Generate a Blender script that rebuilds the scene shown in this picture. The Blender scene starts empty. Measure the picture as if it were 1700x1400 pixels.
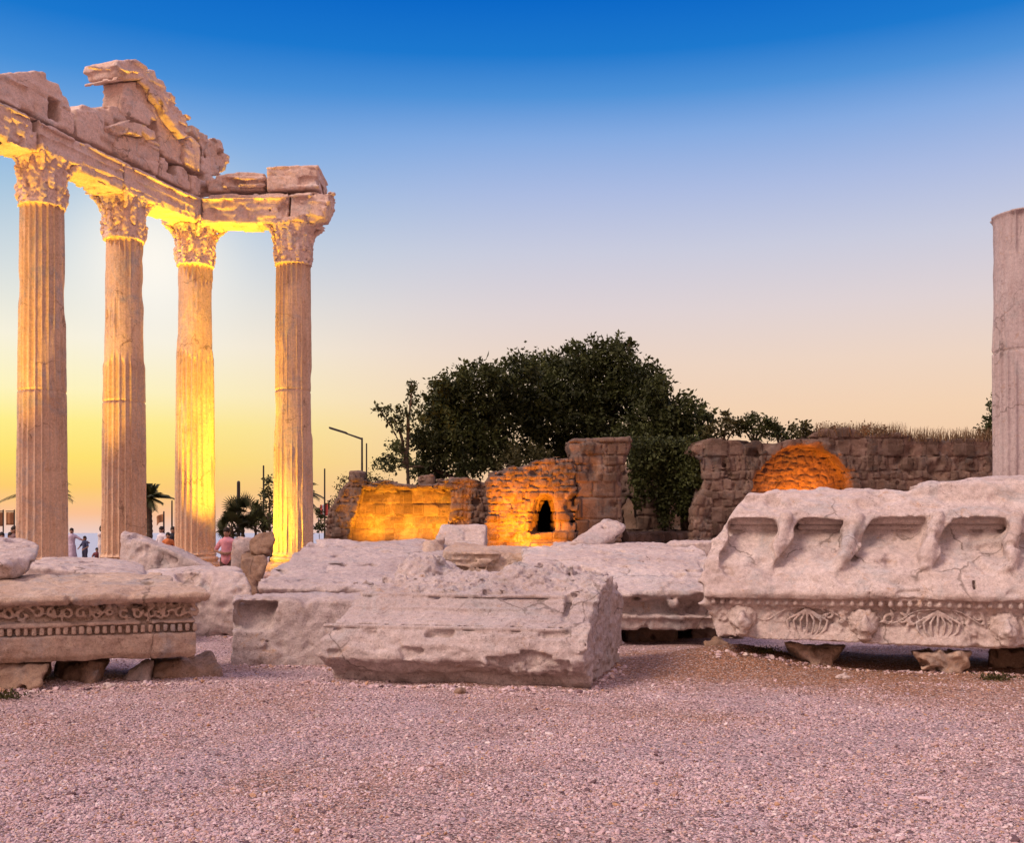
import bpy, bmesh, math, random
import numpy as np
from mathutils import Vector, Matrix
random.seed(7)
RNG = np.random.default_rng(11)
C = bpy.context.scene.collection
SC = bpy.context.scene
R = math.radians

def lin(r, g, b):
    f = lambda c: (c/255/12.92 if c <= 10 else ((c/255+.055)/1.055)**2.4)
    return (f(r), f(g), f(b), 1.0)

# ---------------------------------------------------------------- camera
FPX, HOR, EYE = 1700.0, 885.0, 1.5
cam = bpy.data.cameras.new('camera'); cam.lens = 36; cam.sensor_width = 36; cam.sensor_fit = 'HORIZONTAL'
cam.shift_y = (HOR-700)/1700; cam.clip_start = .1; cam.clip_end = 20000
camo = bpy.data.objects.new('camera', cam); C.objects.link(camo)
camo.location = (0, 0, EYE); camo.rotation_euler = (R(90), 0, 0); SC.camera = camo

# ---------------------------------------------------------------- sky
W = bpy.data.worlds.new('World'); SC.world = W; W.use_nodes = True
def build_world():
    nt = W.node_tree; N = nt.nodes; L = nt.links; N.clear()
    out = N.new('ShaderNodeOutputWorld'); bg = N.new('ShaderNodeBackground'); L.new(bg.outputs[0], out.inputs[0])
    tc = N.new('ShaderNodeTexCoord'); sep = N.new('ShaderNodeSeparateXYZ'); L.new(tc.outputs['Generated'], sep.inputs[0])
    def M(op, a, b=None, c=None, clamp=False):
        n = N.new('ShaderNodeMath'); n.operation = op; n.use_clamp = clamp
        for i, v in enumerate((a, b, c)):
            if v is None: continue
            if isinstance(v, (int, float)): n.inputs[i].default_value = v
            else: L.new(v, n.inputs[i])
        return n.outputs[0]
    x, y, z = sep.outputs
    hyp = M('SQRT', M('ADD', M('MULTIPLY', x, x), M('MULTIPLY', y, y)))
    slope = M('DIVIDE', z, M('MAXIMUM', hyp, .001))
    fac = M('DIVIDE', slope, .62, clamp=True)
    def ramp(stops):
        r = N.new('ShaderNodeValToRGB'); L.new(fac, r.inputs[0]); e = r.color_ramp.elements
        for i, (p, c) in enumerate(stops):
            el = e[i] if i < 2 else e.new(p)
            el.position = p; el.color = lin(*c)
        return r.outputs[0]
    Y = lambda py: max(0, (HOR-py)/1700/.62)
    left = ramp([(0, (238, 205, 195)), (1, (8, 92, 190)), (Y(855), (252, 193, 148)), (Y(815), (254, 206, 112)), (Y(770), (255, 226, 112)), (Y(715), (255, 238, 140)), (Y(665), (254, 244, 190)),
                 (Y(585), (247, 241, 220)), (Y(480), (213, 222, 224)), (Y(360), (165, 197, 224)), (Y(260), (120, 172, 226)), (Y(170), (68, 142, 216)), (Y(90), (26, 119, 206)), (Y(0), (11, 104, 199))])
    right = ramp([(0, (225, 185, 170)), (1, (8, 92, 190)), (Y(860), (238, 190, 160)), (Y(770), (243, 202, 165)), (Y(690), (244, 210, 178)), (Y(610), (238, 213, 195)),
                  (Y(520), (224, 211, 212)), (Y(420), (202, 204, 222)), (Y(320), (172, 188, 226)), (Y(230), (134, 171, 225)), (Y(160), (80, 146, 216)), (Y(90), (30, 121, 206)), (Y(0), (11, 104, 199))])
    def mix(f, a, b, mode='MIX'):
        m = N.new('ShaderNodeMix'); m.data_type = 'RGBA'; m.blend_type = mode
        if isinstance(f, (int, float)): m.inputs['Factor'].default_value = f
        else: L.new(f, m.inputs['Factor'])
        for s, v in ((6, a), (7, b)):
            if isinstance(v, tuple): m.inputs[s].default_value = v
            else: L.new(v, m.inputs[s])
        return m.outputs[2]
    az = M('DIVIDE', x, M('MAXIMUM', hyp, .001))
    def mr(v, a, b):
        m = N.new('ShaderNodeMapRange'); m.interpolation_type = 'SMOOTHERSTEP'; L.new(v, m.inputs[0]); m.inputs[1].default_value = a; m.inputs[2].default_value = b
        return m.outputs[0]
    front = mix(mr(az, -.48, .12), left, right)
    # afterglow where the sun went down
    d = Vector((-.352, 1, .265)).normalized()
    dv = N.new('ShaderNodeVectorMath'); dv.operation = 'DISTANCE'; L.new(tc.outputs['Generated'], dv.inputs[0]); dv.inputs[1].default_value = d
    g = M('EXPONENT', M('MULTIPLY', M('MULTIPLY', dv.outputs['Value'], dv.outputs['Value']), -1/(2*.047**2)))
    front = mix(M('MULTIPLY', g, .95), front, (1.0, .95, .86, 1))
    # the sky behind the camera and overhead: bright pink and lavender dusk
    back = mix(mr(slope, .0, .8), BACK_LOW, BACK_HIGH)
    sky = mix(mr(y, .45, -.25), front, back)
    sky = mix(mr(slope, .75, 1.6), sky, ZENITH)
    L.new(sky, bg.inputs[0]); bg.inputs[1].default_value = 1.0
BACK_LOW = (.92, .54, .40, 1); BACK_HIGH = (.88, .66, .72, 1); ZENITH = (.86, .72, .92, 1)
build_world()

sun = bpy.data.lights.new('sun', 'SUN'); sun.energy = 3.0; sun.angle = R(22); sun.color = (1, .77, .62)
suno = bpy.data.objects.new('sun', sun); C.objects.link(suno)
suno.rotation_euler = Vector((.66, .36, -.72)).to_track_quat('-Z', 'Y').to_euler()   # soft warm light from the upper left behind the camera
SC.view_settings.view_transform = 'Standard'; SC.view_settings.look = 'None'; SC.view_settings.exposure = 0; SC.view_settings.gamma = 1
SC.cycles.use_denoising = True; SC.cycles.max_bounces = 6; SC.cycles.diffuse_bounces = 3; SC.cycles.glossy_bounces = 2
SC.cycles.caustics_reflective = False; SC.cycles.caustics_refractive = False

# ---------------------------------------------------------------- small helpers
def P(px, py, Z):
    "the point at depth Z that the photograph shows at (px, py)"
    if isinstance(py, str):
        z = -.05 if py == 'g' else float(py[1:])
    else: z = EYE+(HOR-py)/FPX*Z
    return np.array(((px-850)/FPX*Z, Z, z))
def tag(o, label=None, cat=None, group=None, kind=None):
    if label: o['label'] = label
    if cat: o['category'] = cat
    if group: o['group'] = group
    o['kind'] = kind or 'thing'
    return o
def empty(name, loc, label, cat, group=None, rz=0):
    o = bpy.data.objects.new(name, None); C.objects.link(o); o.location = loc; o.rotation_euler = (0, 0, rz); o.empty_display_size = .2
    return tag(o, label, cat, group)
def link(name, me, mats, parent=None, loc=(0, 0, 0), rz=0):
    o = bpy.data.objects.new(name, me); C.objects.link(o); o.location = loc; o.rotation_euler = (0, 0, rz)
    for m in (mats if isinstance(mats, (list, tuple)) else [mats]): me.materials.append(m)
    if parent: o.parent = parent
    return o
def mesh_np(name, v, q, smooth=True, tint=None):
    me = bpy.data.meshes.new(name); k = q.shape[1]
    me.vertices.add(len(v)); me.vertices.foreach_set('co', np.ascontiguousarray(v, dtype=np.float32).ravel())
    me.loops.add(q.size); me.loops.foreach_set('vertex_index', np.ascontiguousarray(q, dtype=np.int32).ravel())
    me.polygons.add(len(q)); me.polygons.foreach_set('loop_start', np.arange(0, q.size, k, dtype=np.int32))
    me.polygons.foreach_set('loop_total', np.full(len(q), k, dtype=np.int32))
    me.polygons.foreach_set('use_smooth', np.full(len(q), smooth))
    if tint is not None:
        a = me.attributes.new('tint', 'FLOAT', 'POINT'); a.data.foreach_set('value', np.ascontiguousarray(tint, dtype=np.float32))
    me.update(); me.validate()
    return me

# ---------------------------------------------------------------- noise
_perm = np.random.default_rng(3).permutation(256); _perm = np.concatenate([_perm, _perm, _perm]).astype(np.int32)
_grad = np.random.default_rng(4).normal(size=(256, 3)); _grad = (_grad/np.linalg.norm(_grad, axis=1)[:, None]).astype(np.float32)
def perlin(p):
    i = np.floor(p).astype(np.int32); f = (p-i).astype(np.float32); u = f*f*f*(f*(f*6-15)+10); i &= 255
    out = 0
    for dx in (0, 1):
        for dy in (0, 1):
            for dz in (0, 1):
                h = _perm[_perm[_perm[(i[:, 0]+dx) & 255]+((i[:, 1]+dy) & 255)]+((i[:, 2]+dz) & 255)]
                g = _grad[h & 255]
                dot = g[:, 0]*(f[:, 0]-dx)+g[:, 1]*(f[:, 1]-dy)+g[:, 2]*(f[:, 2]-dz)
                w = (u[:, 0] if dx else 1-u[:, 0])*(u[:, 1] if dy else 1-u[:, 1])*(u[:, 2] if dz else 1-u[:, 2])
                out = out+dot*w
    return out*1.6
def fbm(p, oct=4, gain=.5):
    a, s, t = 1, 1, 0
    for k in range(oct):
        t = t+a*perlin(p*s+17.3*k); a *= gain; s *= 2.03
    return t
def hash01(*ks):
    h = np.zeros(np.shape(ks[0]), dtype=np.int64)
    for k in ks: h = (h*73856093) ^ (np.asarray(k, dtype=np.int64)*19349663+83492791)
    h = (h ^ (h >> 13))*1274126177 & 0x7fffffff
    h = (h ^ (h >> 11))*668265263 & 0x7fffffff
    return (h % 100003)/100003.0
def sstep(a, b, x):
    t = np.clip((x-a)/(b-a), 0, 1); return t*t*(3-2*t)

# ---------------------------------------------------------------- solids on a distance grid, polygonised with surface nets
def nets(d, o, h):
    s = d < 0
    c = np.zeros(tuple(n-1 for n in d.shape), np.int8)
    offs = [(a, b, e) for a in (0, 1) for b in (0, 1) for e in (0, 1)]
    for a, b, e in offs: c += s[a:a+c.shape[0], b:b+c.shape[1], e:e+c.shape[2]]
    act = (c > 0) & (c < 8); idx = np.argwhere(act); vid = np.full(c.shape, -1, np.int32); vid[act] = np.arange(len(idx))
    val = [d[idx[:, 0]+a, idx[:, 1]+b, idx[:, 2]+e] for a, b, e in offs]
    acc = np.zeros((len(idx), 3)); cnt = np.zeros(len(idx))
    for i in range(8):
        for j in range(i+1, 8):
            if sum(abs(p-q) for p, q in zip(offs[i], offs[j])) != 1: continue
            m = (val[i] < 0) != (val[j] < 0); t = val[i][m]/(val[i][m]-val[j][m])
            acc[m] += np.array(offs[i])+t[:, None]*(np.array(offs[j])-np.array(offs[i])); cnt[m] += 1
    v = (idx+acc/cnt[:, None])*h+o
    F = []
    for ax in range(3):
        b, e = (ax+1) % 3, (ax+2) % 3
        sl = [slice(1, -1)]*3; sl[ax] = slice(0, -1); A = s[tuple(sl)]; sl[ax] = slice(1, None); B = s[tuple(sl)]
        ij = np.argwhere(A != B)
        if not len(ij): continue
        fl = A[A != B]; base = ij.copy(); base[:, b] += 1; base[:, e] += 1
        q = []
        for db, de in ((-1, -1), (0, -1), (0, 0), (-1, 0)):
            cc = base.copy(); cc[:, b] += db; cc[:, e] += de; q.append(vid[cc[:, 0], cc[:, 1], cc[:, 2]])
        q = np.stack(q, 1); q[~fl] = q[~fl][:, ::-1]; F.append(q)
    return v, np.concatenate(F)

def hull_planes(pts):
    bm = bmesh.new()
    for p in pts: bm.verts.new(p)
    bmesh.ops.convex_hull(bm, input=bm.verts)
    bm.normal_update(); pl = []; cen = np.mean(pts, axis=0)
    for f in bm.faces:
        if f.calc_area() < 1e-6: continue
        n = np.array(f.normal); c = n @ np.array(f.verts[0].co)
        if n @ cen > c: n, c = -n, -c
        if not any(n @ m > .9995 and abs(c-e) < .004 for m, e in pl): pl.append((n, c))
    bm.free(); return pl
def softmax_(ds, r):
    m = np.maximum.reduce(ds)
    if r <= 0: return m
    return m+r*np.log(sum(np.exp(np.clip((d-m)/r, -40, 0)) for d in ds))
class hull:                      # convex solid of points
    def __init__(s, pts, r=.012):
        s.p = np.array(pts, float); s.pl = hull_planes(s.p); s.r = r; s.lo, s.hi = s.p.min(0), s.p.max(0)
    def __call__(s, x, y, z): return softmax_([n[0]*x+n[1]*y+n[2]*z-c for n, c in s.pl], s.r)
class ball:
    def __init__(s, c, r):
        s.c = np.array(c, float); s.rr = np.array(r if np.ndim(r) else (r, r, r), float); s.lo, s.hi = s.c-s.rr, s.c+s.rr
    def __call__(s, x, y, z):
        k = np.sqrt(((x-s.c[0])/s.rr[0])**2+((y-s.c[1])/s.rr[1])**2+((z-s.c[2])/s.rr[2])**2); return (k-1)*s.rr.min()
class cap:                       # tapered tube along points
    def __init__(s, pts, r0, r1=None):
        s.p = np.array(pts, float); n = len(s.p); r1 = r0 if r1 is None else r1
        s.rr = np.linspace(r0, r1, n) if np.ndim(r0) == 0 else np.array(r0, float); m = s.rr.max(); s.lo, s.hi = s.p.min(0)-m, s.p.max(0)+m
    def __call__(s, x, y, z):
        out = None
        for a, b, ra, rb in zip(s.p[:-1], s.p[1:], s.rr[:-1], s.rr[1:]):
            ab = b-a; t = np.clip(((x-a[0])*ab[0]+(y-a[1])*ab[1]+(z-a[2])*ab[2])/max(ab @ ab, 1e-9), 0, 1)
            d = np.sqrt((x-a[0]-t*ab[0])**2+(y-a[1]-t*ab[1])**2+(z-a[2]-t*ab[2])**2)-(ra+t*(rb-ra))
            out = d if out is None else np.minimum(out, d)
        return out
def poly2(u, v, P_):
    u, v = np.broadcast_arrays(u, v); P_ = np.asarray(P_, float); d = np.full(u.shape, 1e9); s = np.ones(u.shape)
    for a, b in zip(P_, np.roll(P_, 1, 0)):
        e = b-a; wx, wy = u-a[0], v-a[1]; t = np.clip((wx*e[0]+wy*e[1])/max(e @ e, 1e-12), 0, 1)
        d = np.minimum(d, (wx-t*e[0])**2+(wy-t*e[1])**2)
        c1 = v >= a[1]; c2 = v < b[1]; c3 = e[0]*wy > e[1]*wx
        fl = (c1 & c2 & c3) | (~c1 & ~c2 & ~c3); s = np.where(fl, -s, s)
    return s*np.sqrt(d)
class slab:                      # any outline, extruded along one axis: 'y' (outline x,z) or 'x' (outline y,z)
    def __init__(s, poly, ax, a0, a1, r=.012):
        s.q = np.array(poly, float); s.ax, s.a0, s.a1, s.r = ax, a0, a1, r; l, h = s.q.min(0), s.q.max(0)
        s.lo, s.hi = (np.array((l[0], a0, l[1])), np.array((h[0], a1, h[1]))) if ax == 'y' else (np.array((a0, l[0], l[1])), np.array((a1, h[0], h[1])))
    def __call__(s, x, y, z):
        if s.ax == 'y': f, w = poly2(x, z, s.q), y
        else: f, w = poly2(y, z, s.q), x
        return softmax_([f+0*w, s.a0-w+0*f, w-s.a1+0*f], s.r)
class turn:                      # outline in (radius, z) turned about z
    def __init__(s, poly, c=(0, 0)):
        s.q = np.array(poly, float); s.c = c; m = s.q[:, 0].max(); s.lo = np.array((c[0]-m, c[1]-m, s.q[:, 1].min())); s.hi = np.array((c[0]+m, c[1]+m, s.q[:, 1].max()))
    def __call__(s, x, y, z):
        r = np.sqrt((x-s.c[0])**2+(y-s.c[1])**2); return poly2(r, z+0*r, s.q)
def box(x0, x1, y0, y1, z0, z1, r=.012): return hull([(x, y, z) for x in (x0, x1) for y in (y0, y1) for z in (z0, z1)], r)

def solid(adds, cuts=(), h=.03, wear=None, k=.0, band=.16, fine=(), tint=None):
    "union of adds, minus cuts, plus fine reliefs; wear(points, dist) is added near the surface"
    lo = np.min([a.lo for a in adds], 0)-3*h-.06; hi = np.max([a.hi for a in adds], 0)+3*h+.06
    n = np.ceil((hi-lo)/h).astype(int)+1
    ax = [(lo[i]+h*np.arange(n[i])).astype(np.float32) for i in range(3)]
    d = np.full(tuple(n), 9., np.float32)
    def region(f, mar):
        sl = []
        for i in range(3):
            a = max(0, int((f.lo[i]-mar-lo[i])/h)); b = min(n[i], int((f.hi[i]+mar-lo[i])/h)+2); sl.append(slice(a, max(a, b)))
        return tuple(sl)
    def ev(f, sl): return np.asarray(f(ax[0][sl[0]][:, None, None], ax[1][sl[1]][None, :, None], ax[2][sl[2]][None, None, :]), np.float32)
    def add(f, mar, kk):
        sl = region(f, mar); a = d[sl]
        if a.size == 0: return
        b = ev(f, sl)
        if kk > 0:
            t = np.clip(.5+.5*(a-b)/kk, 0, 1); d[sl] = a*(1-t)+b*t-kk*t*(1-t)
        else: d[sl] = np.minimum(a, b)
    def cut(f):
        sl = region(f, .1); a = d[sl]
        if a.size: d[sl] = np.maximum(a, -ev(f, sl))
    for f in adds: add(f, .2, k)
    for f in cuts: cut(f)
    if wear is not None:
        m = np.argwhere(np.abs(d) < band); p = lo+m*h
        d[m[:, 0], m[:, 1], m[:, 2]] += wear(p).astype(np.float32)
    for f in fine:
        if isinstance(f, tuple): cut(f[1])
        else: add(f, .1, .006)
    for i in range(3):
        e = [slice(None)]*3
        for q in (0, -1): e[i] = q; d[tuple(e)] = np.maximum(d[tuple(e)], h*.5)
    v, q = nets(d, lo, h)
    return v, q

def worn(seed, a=.03, s=1.3, b=.010, t=9, chips=.05, pits=0):
    off = np.array((seed*7.13, seed*3.71, seed*5.37))
    def f(p):
        w = a*fbm(p*s+off, 3)+b*fbm(p*t+off, 3)
        if chips: w = w+chips*sstep(.35, .8, fbm(p*s*2.4-off, 2))
        if pits: w = w+pits*sstep(.25, .6, perlin(p*22+off))
        return w
    return f
def put(name, label, cat, v, q, mat, group=None, parent=None, base=None, tint=None, rz=0):
    "link a solid with its origin at its own foot"
    o = np.array(base) if base is not None else np.array(((v[:, 0].min()+v[:, 0].max())/2, (v[:, 1].min()+v[:, 1].max())/2, v[:, 2].min()))
    me = mesh_np(name, v-o, q, True, tint)
    ob = link(name, me, mat, parent, o)
    return tag(ob, label, cat, group)
# ---------------------------------------------------------------- materials
class NT:
    def __init__(s, name):
        s.m = bpy.data.materials.new(name); s.m.use_nodes = True; s.t = s.m.node_tree; s.N = s.t.nodes; s.L = s.t.links
        s.b = s.N['Principled BSDF']; s.b.inputs['Roughness'].default_value = .9; s.b.inputs['Specular IOR Level'].default_value = .25
        s.tc = s.N.new('ShaderNodeTexCoord'); s.co = s.tc.outputs['Object']
    def set(s, sock, v):
        if isinstance(v, bpy.types.NodeSocket): s.L.new(v, sock)
        else: sock.default_value = v
    def math(s, op, a, b=None, clamp=False):
        n = s.N.new('ShaderNodeMath'); n.operation = op; n.use_clamp = clamp; s.set(n.inputs[0], a)
        if b is not None: s.set(n.inputs[1], b)
        return n.outputs[0]
    def shift(s):
        oi = s.N.new('ShaderNodeObjectInfo'); v = s.N.new('ShaderNodeVectorMath'); v.operation = 'MULTIPLY_ADD'; cb = s.N.new('ShaderNodeCombineXYZ')
        for i in range(3): s.L.new(oi.outputs['Random'], cb.inputs[i])
        s.L.new(cb.outputs[0], v.inputs[0]); v.inputs[1].default_value = (37, 53, 71); s.L.new(s.co, v.inputs[2]); s.co = v.outputs[0]; s.rnd = oi.outputs['Random']
    def noise(s, scale, detail=5, rough=.6, dist=0, co=None, stretch=None):
        n = s.N.new('ShaderNodeTexNoise'); n.inputs['Scale'].default_value = scale; n.inputs['Detail'].default_value = detail; n.inputs['Roughness'].default_value = rough; n.inputs['Distortion'].default_value = dist
        co = co or s.co
        if stretch:
            mp = s.N.new('ShaderNodeMapping'); mp.inputs['Scale'].default_value = stretch; s.L.new(co, mp.inputs[0]); co = mp.outputs[0]
        s.L.new(co, n.inputs['Vector']); return n.outputs['Fac']
    def voro(s, scale, feature='F1', out='Distance', co=None):
        n = s.N.new('ShaderNodeTexVoronoi'); n.feature = feature; n.inputs['Scale'].default_value = scale; s.L.new(co or s.co, n.inputs['Vector']); return n.outputs[out]
    def rng(s, v, a, b, c=0., d=1.):
        n = s.N.new('ShaderNodeMapRange'); s.L.new(v, n.inputs[0])
        for i, x in enumerate((a, b, c, d)): n.inputs[i+1].default_value = x
        return n.outputs[0]
    def mix(s, f, a, b, mode='MIX'):
        m = s.N.new('ShaderNodeMix'); m.data_type = 'RGBA'; m.blend_type = mode; s.set(m.inputs['Factor'], f)
        for i, v in ((6, a), (7, b)): s.set(m.inputs[i], v if isinstance(v, bpy.types.NodeSocket) or len(v) == 4 else (*v, 1))
        return m.outputs[2]
    def grey(s, v):
        c = s.N.new('ShaderNodeCombineColor')
        for i in range(3): s.L.new(v, c.inputs[i])
        return c.outputs[0]
    def attr(s, name):
        a = s.N.new('ShaderNodeAttribute'); a.attribute_name = name; return a.outputs['Fac']
    def bump(s, v, strength, dist, prev=None):
        b = s.N.new('ShaderNodeBump'); b.inputs['Strength'].default_value = strength; b.inputs['Distance'].default_value = dist; s.L.new(v, b.inputs['Height'])
        if prev: s.L.new(prev, b.inputs['Normal'])
        return b.outputs[0]

def stone_mat(name, light, dark, stain, speck=.5, tint=False, bump=1., streak=False, patch=None):
    t = NT(name); t.shift()
    c = t.mix(t.rng(t.noise(.9, 6, .62, .4), .34, .68), dark, light)
    c = t.mix(t.rng(t.noise(2.6, 7, .7, .8), .54, .74, 0, .75), c, stain)
    if patch: c = t.mix(t.rng(t.noise(1.7, 5, .6, .6), .56, .66, 0, .8), c, patch)
    grey_ = sum(light)/3*.72; c = t.mix(t.rng(t.noise(1.3, 8, .72, 1.2), .52, .66, 0, .75), c, (grey_*1.02, grey_*.97, grey_*.98))
    c = t.mix(t.rng(t.noise(3.3, 9, .75, 2.0), .57, .69, 0, .70), c, (light[0]*.78, light[1]*.56, light[2]*.36))
    li = t.math('MULTIPLY', t.rng(t.noise(2.1, 4, .6, .5), .50, .62), t.rng(t.noise(24, 6, .8), .52, .64)); c = t.mix(t.math('MULTIPLY', li, .75), c, (stain[0]*.45, stain[1]*.45, stain[2]*.5))
    wv = t.N.new('ShaderNodeVectorMath'); wv.operation = 'MULTIPLY_ADD'; nn_ = t.N.new('ShaderNodeTexNoise'); nn_.inputs['Scale'].default_value = 1.6; nn_.inputs['Detail'].default_value = 5; t.L.new(t.co, nn_.inputs['Vector']); t.L.new(nn_.outputs['Color'], wv.inputs[0]); wv.inputs[1].default_value = (.9, .9, .9); t.L.new(t.co, wv.inputs[2])
    ck = t.math('MULTIPLY', t.rng(t.voro(.75, 'DISTANCE_TO_EDGE', 'Distance', wv.outputs[0]), .004, .013, 1, 0), t.rng(t.noise(1.1, 3), .50, .58)); c = t.mix(t.math('MULTIPLY', ck, .6), c, tuple(x*.3 for x in stain))
    if streak: c = t.mix(t.rng(t.noise(2.2, 5, .6, 0, None, (4, 4, .35)), .5, .72, 0, .6), c, stain)
    m = t.rng(t.noise(19, 6, .7), .25, .75, .72, 1.22); c = t.mix(1, c, t.grey(m), 'MULTIPLY')
    g = t.rng(t.noise(75, 3, .7), .3, .7, .80, 1.16); c = t.mix(1, c, t.grey(g), 'MULTIPLY')
    p = t.rng(t.noise(46, 3, .6), .60, .72, 0, speck); c = t.mix(p, c, tuple(x*.35 for x in stain))
    if tint:
        a = t.attr('tint'); c = t.mix(1, c, t.grey(t.rng(a, 0, 1, .50, 1.38)), 'MULTIPLY')
        c = t.mix(t.rng(t.math('FRACT', t.math('MULTIPLY', a, 7.3)), .4, 1, 0, .40), c, patch or stain)
    t.L.new(c, t.b.inputs['Base Color'])
    n = t.bump(t.noise(11, 8, .68), .55*bump, .035); n = t.bump(t.noise(60, 5, .7), .6*bump, .012, n); n = t.bump(p, -.5*bump, .01, n); n = t.bump(ck, -.8, .02, n)
    t.L.new(n, t.b.inputs['Normal']); return t.m
def plain(name, col, rough=.6, var=.25, scale=9, metal=0., bump=.2):
    t = NT(name); t.shift(); c = t.mix(1, (*col, 1), t.grey(t.rng(t.noise(scale, 5), .3, .7, 1-var, 1+var)), 'MULTIPLY')
    t.L.new(c, t.b.inputs['Base Color']); t.b.inputs['Roughness'].default_value = rough; t.b.inputs['Metallic'].default_value = metal
    t.L.new(t.bump(t.noise(scale*4, 4), bump, .01), t.b.inputs['Normal']); return t.m
def leaf_mat(name, a, b, trans=.25):
    t = NT(name); at = t.attr('tint'); c = t.mix(at, a, b); t.L.new(c, t.b.inputs['Base Color']); t.b.inputs['Roughness'].default_value = .6
    tr = t.N.new('ShaderNodeBsdfTranslucent'); t.L.new(c, tr.inputs[0]); mx = t.N.new('ShaderNodeMixShader'); mx.inputs[0].default_value = trans
    t.L.new(t.b.outputs[0], mx.inputs[1]); t.L.new(tr.outputs[0], mx.inputs[2]); t.L.new(mx.outputs[0], t.N['Material Output'].inputs[0]); return t.m
M_MARBLE = stone_mat('weathered_marble', (.62, .52, .48), (.48, .38, .35), (.35, .25, .20), .45)
M_MARBLE_WARM = stone_mat('tan_marble', (.55, .42, .33), (.44, .31, .24), (.30, .19, .12), .6)
M_ROUGH = stone_mat('rough_marble', (.62, .52, .49), (.46, .37, .355), (.36, .26, .22), .7, bump=1.7)
M_TEMPLE = stone_mat('temple_marble', (.76, .57, .49), (.64, .46, .38), (.44, .28, .20), .5, patch=(.76, .62, .57))
M_COLUMN = stone_mat('column_marble', (.69, .49, .35), (.61, .41, .29), (.47, .30, .20), .3, streak=True, bump=.6)
M_GREYCOL = stone_mat('grey_column_marble', (.50, .43, .43), (.42, .34, .34), (.36, .27, .26), .2, streak=True, bump=.45)
M_RUIN = stone_mat('ruin_masonry', (.19, .122, .092), (.115, .070, .052), (.07, .042, .03), .6, tint=True, bump=1.6, patch=(.27, .19, .155))
M_DARKROCK = stone_mat('brown_rock', (.34, .23, .17), (.24, .15, .10), (.16, .09, .06), .5)
M_BARK = plain('bark', (.07, .05, .035), .95, .4, 14, bump=.8)
M_LEAF = leaf_mat('dark_leaves', (.010, .015, .004, 1), (.085, .098, .026, 1))
M_LEAF2 = leaf_mat('olive_leaves', (.035, .035, .010, 1), (.085, .075, .022, 1))
M_SHADE_BLACK = plain('shade_black_stone', (.022, .016, .013), .95, .3, 6)  # near-black, so the shade inside the small doorway's room is painted in
M_DRY = leaf_mat('dry_grass', (.10, .06, .03, 1), (.26, .16, .08, 1))
M_PALM = leaf_mat('palm_leaves', (.015, .02, .006, 1), (.05, .055, .018, 1), .15)
M_METAL = plain('dark_metal', (.05, .045, .045), .45, .2, 20, .6)
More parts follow.
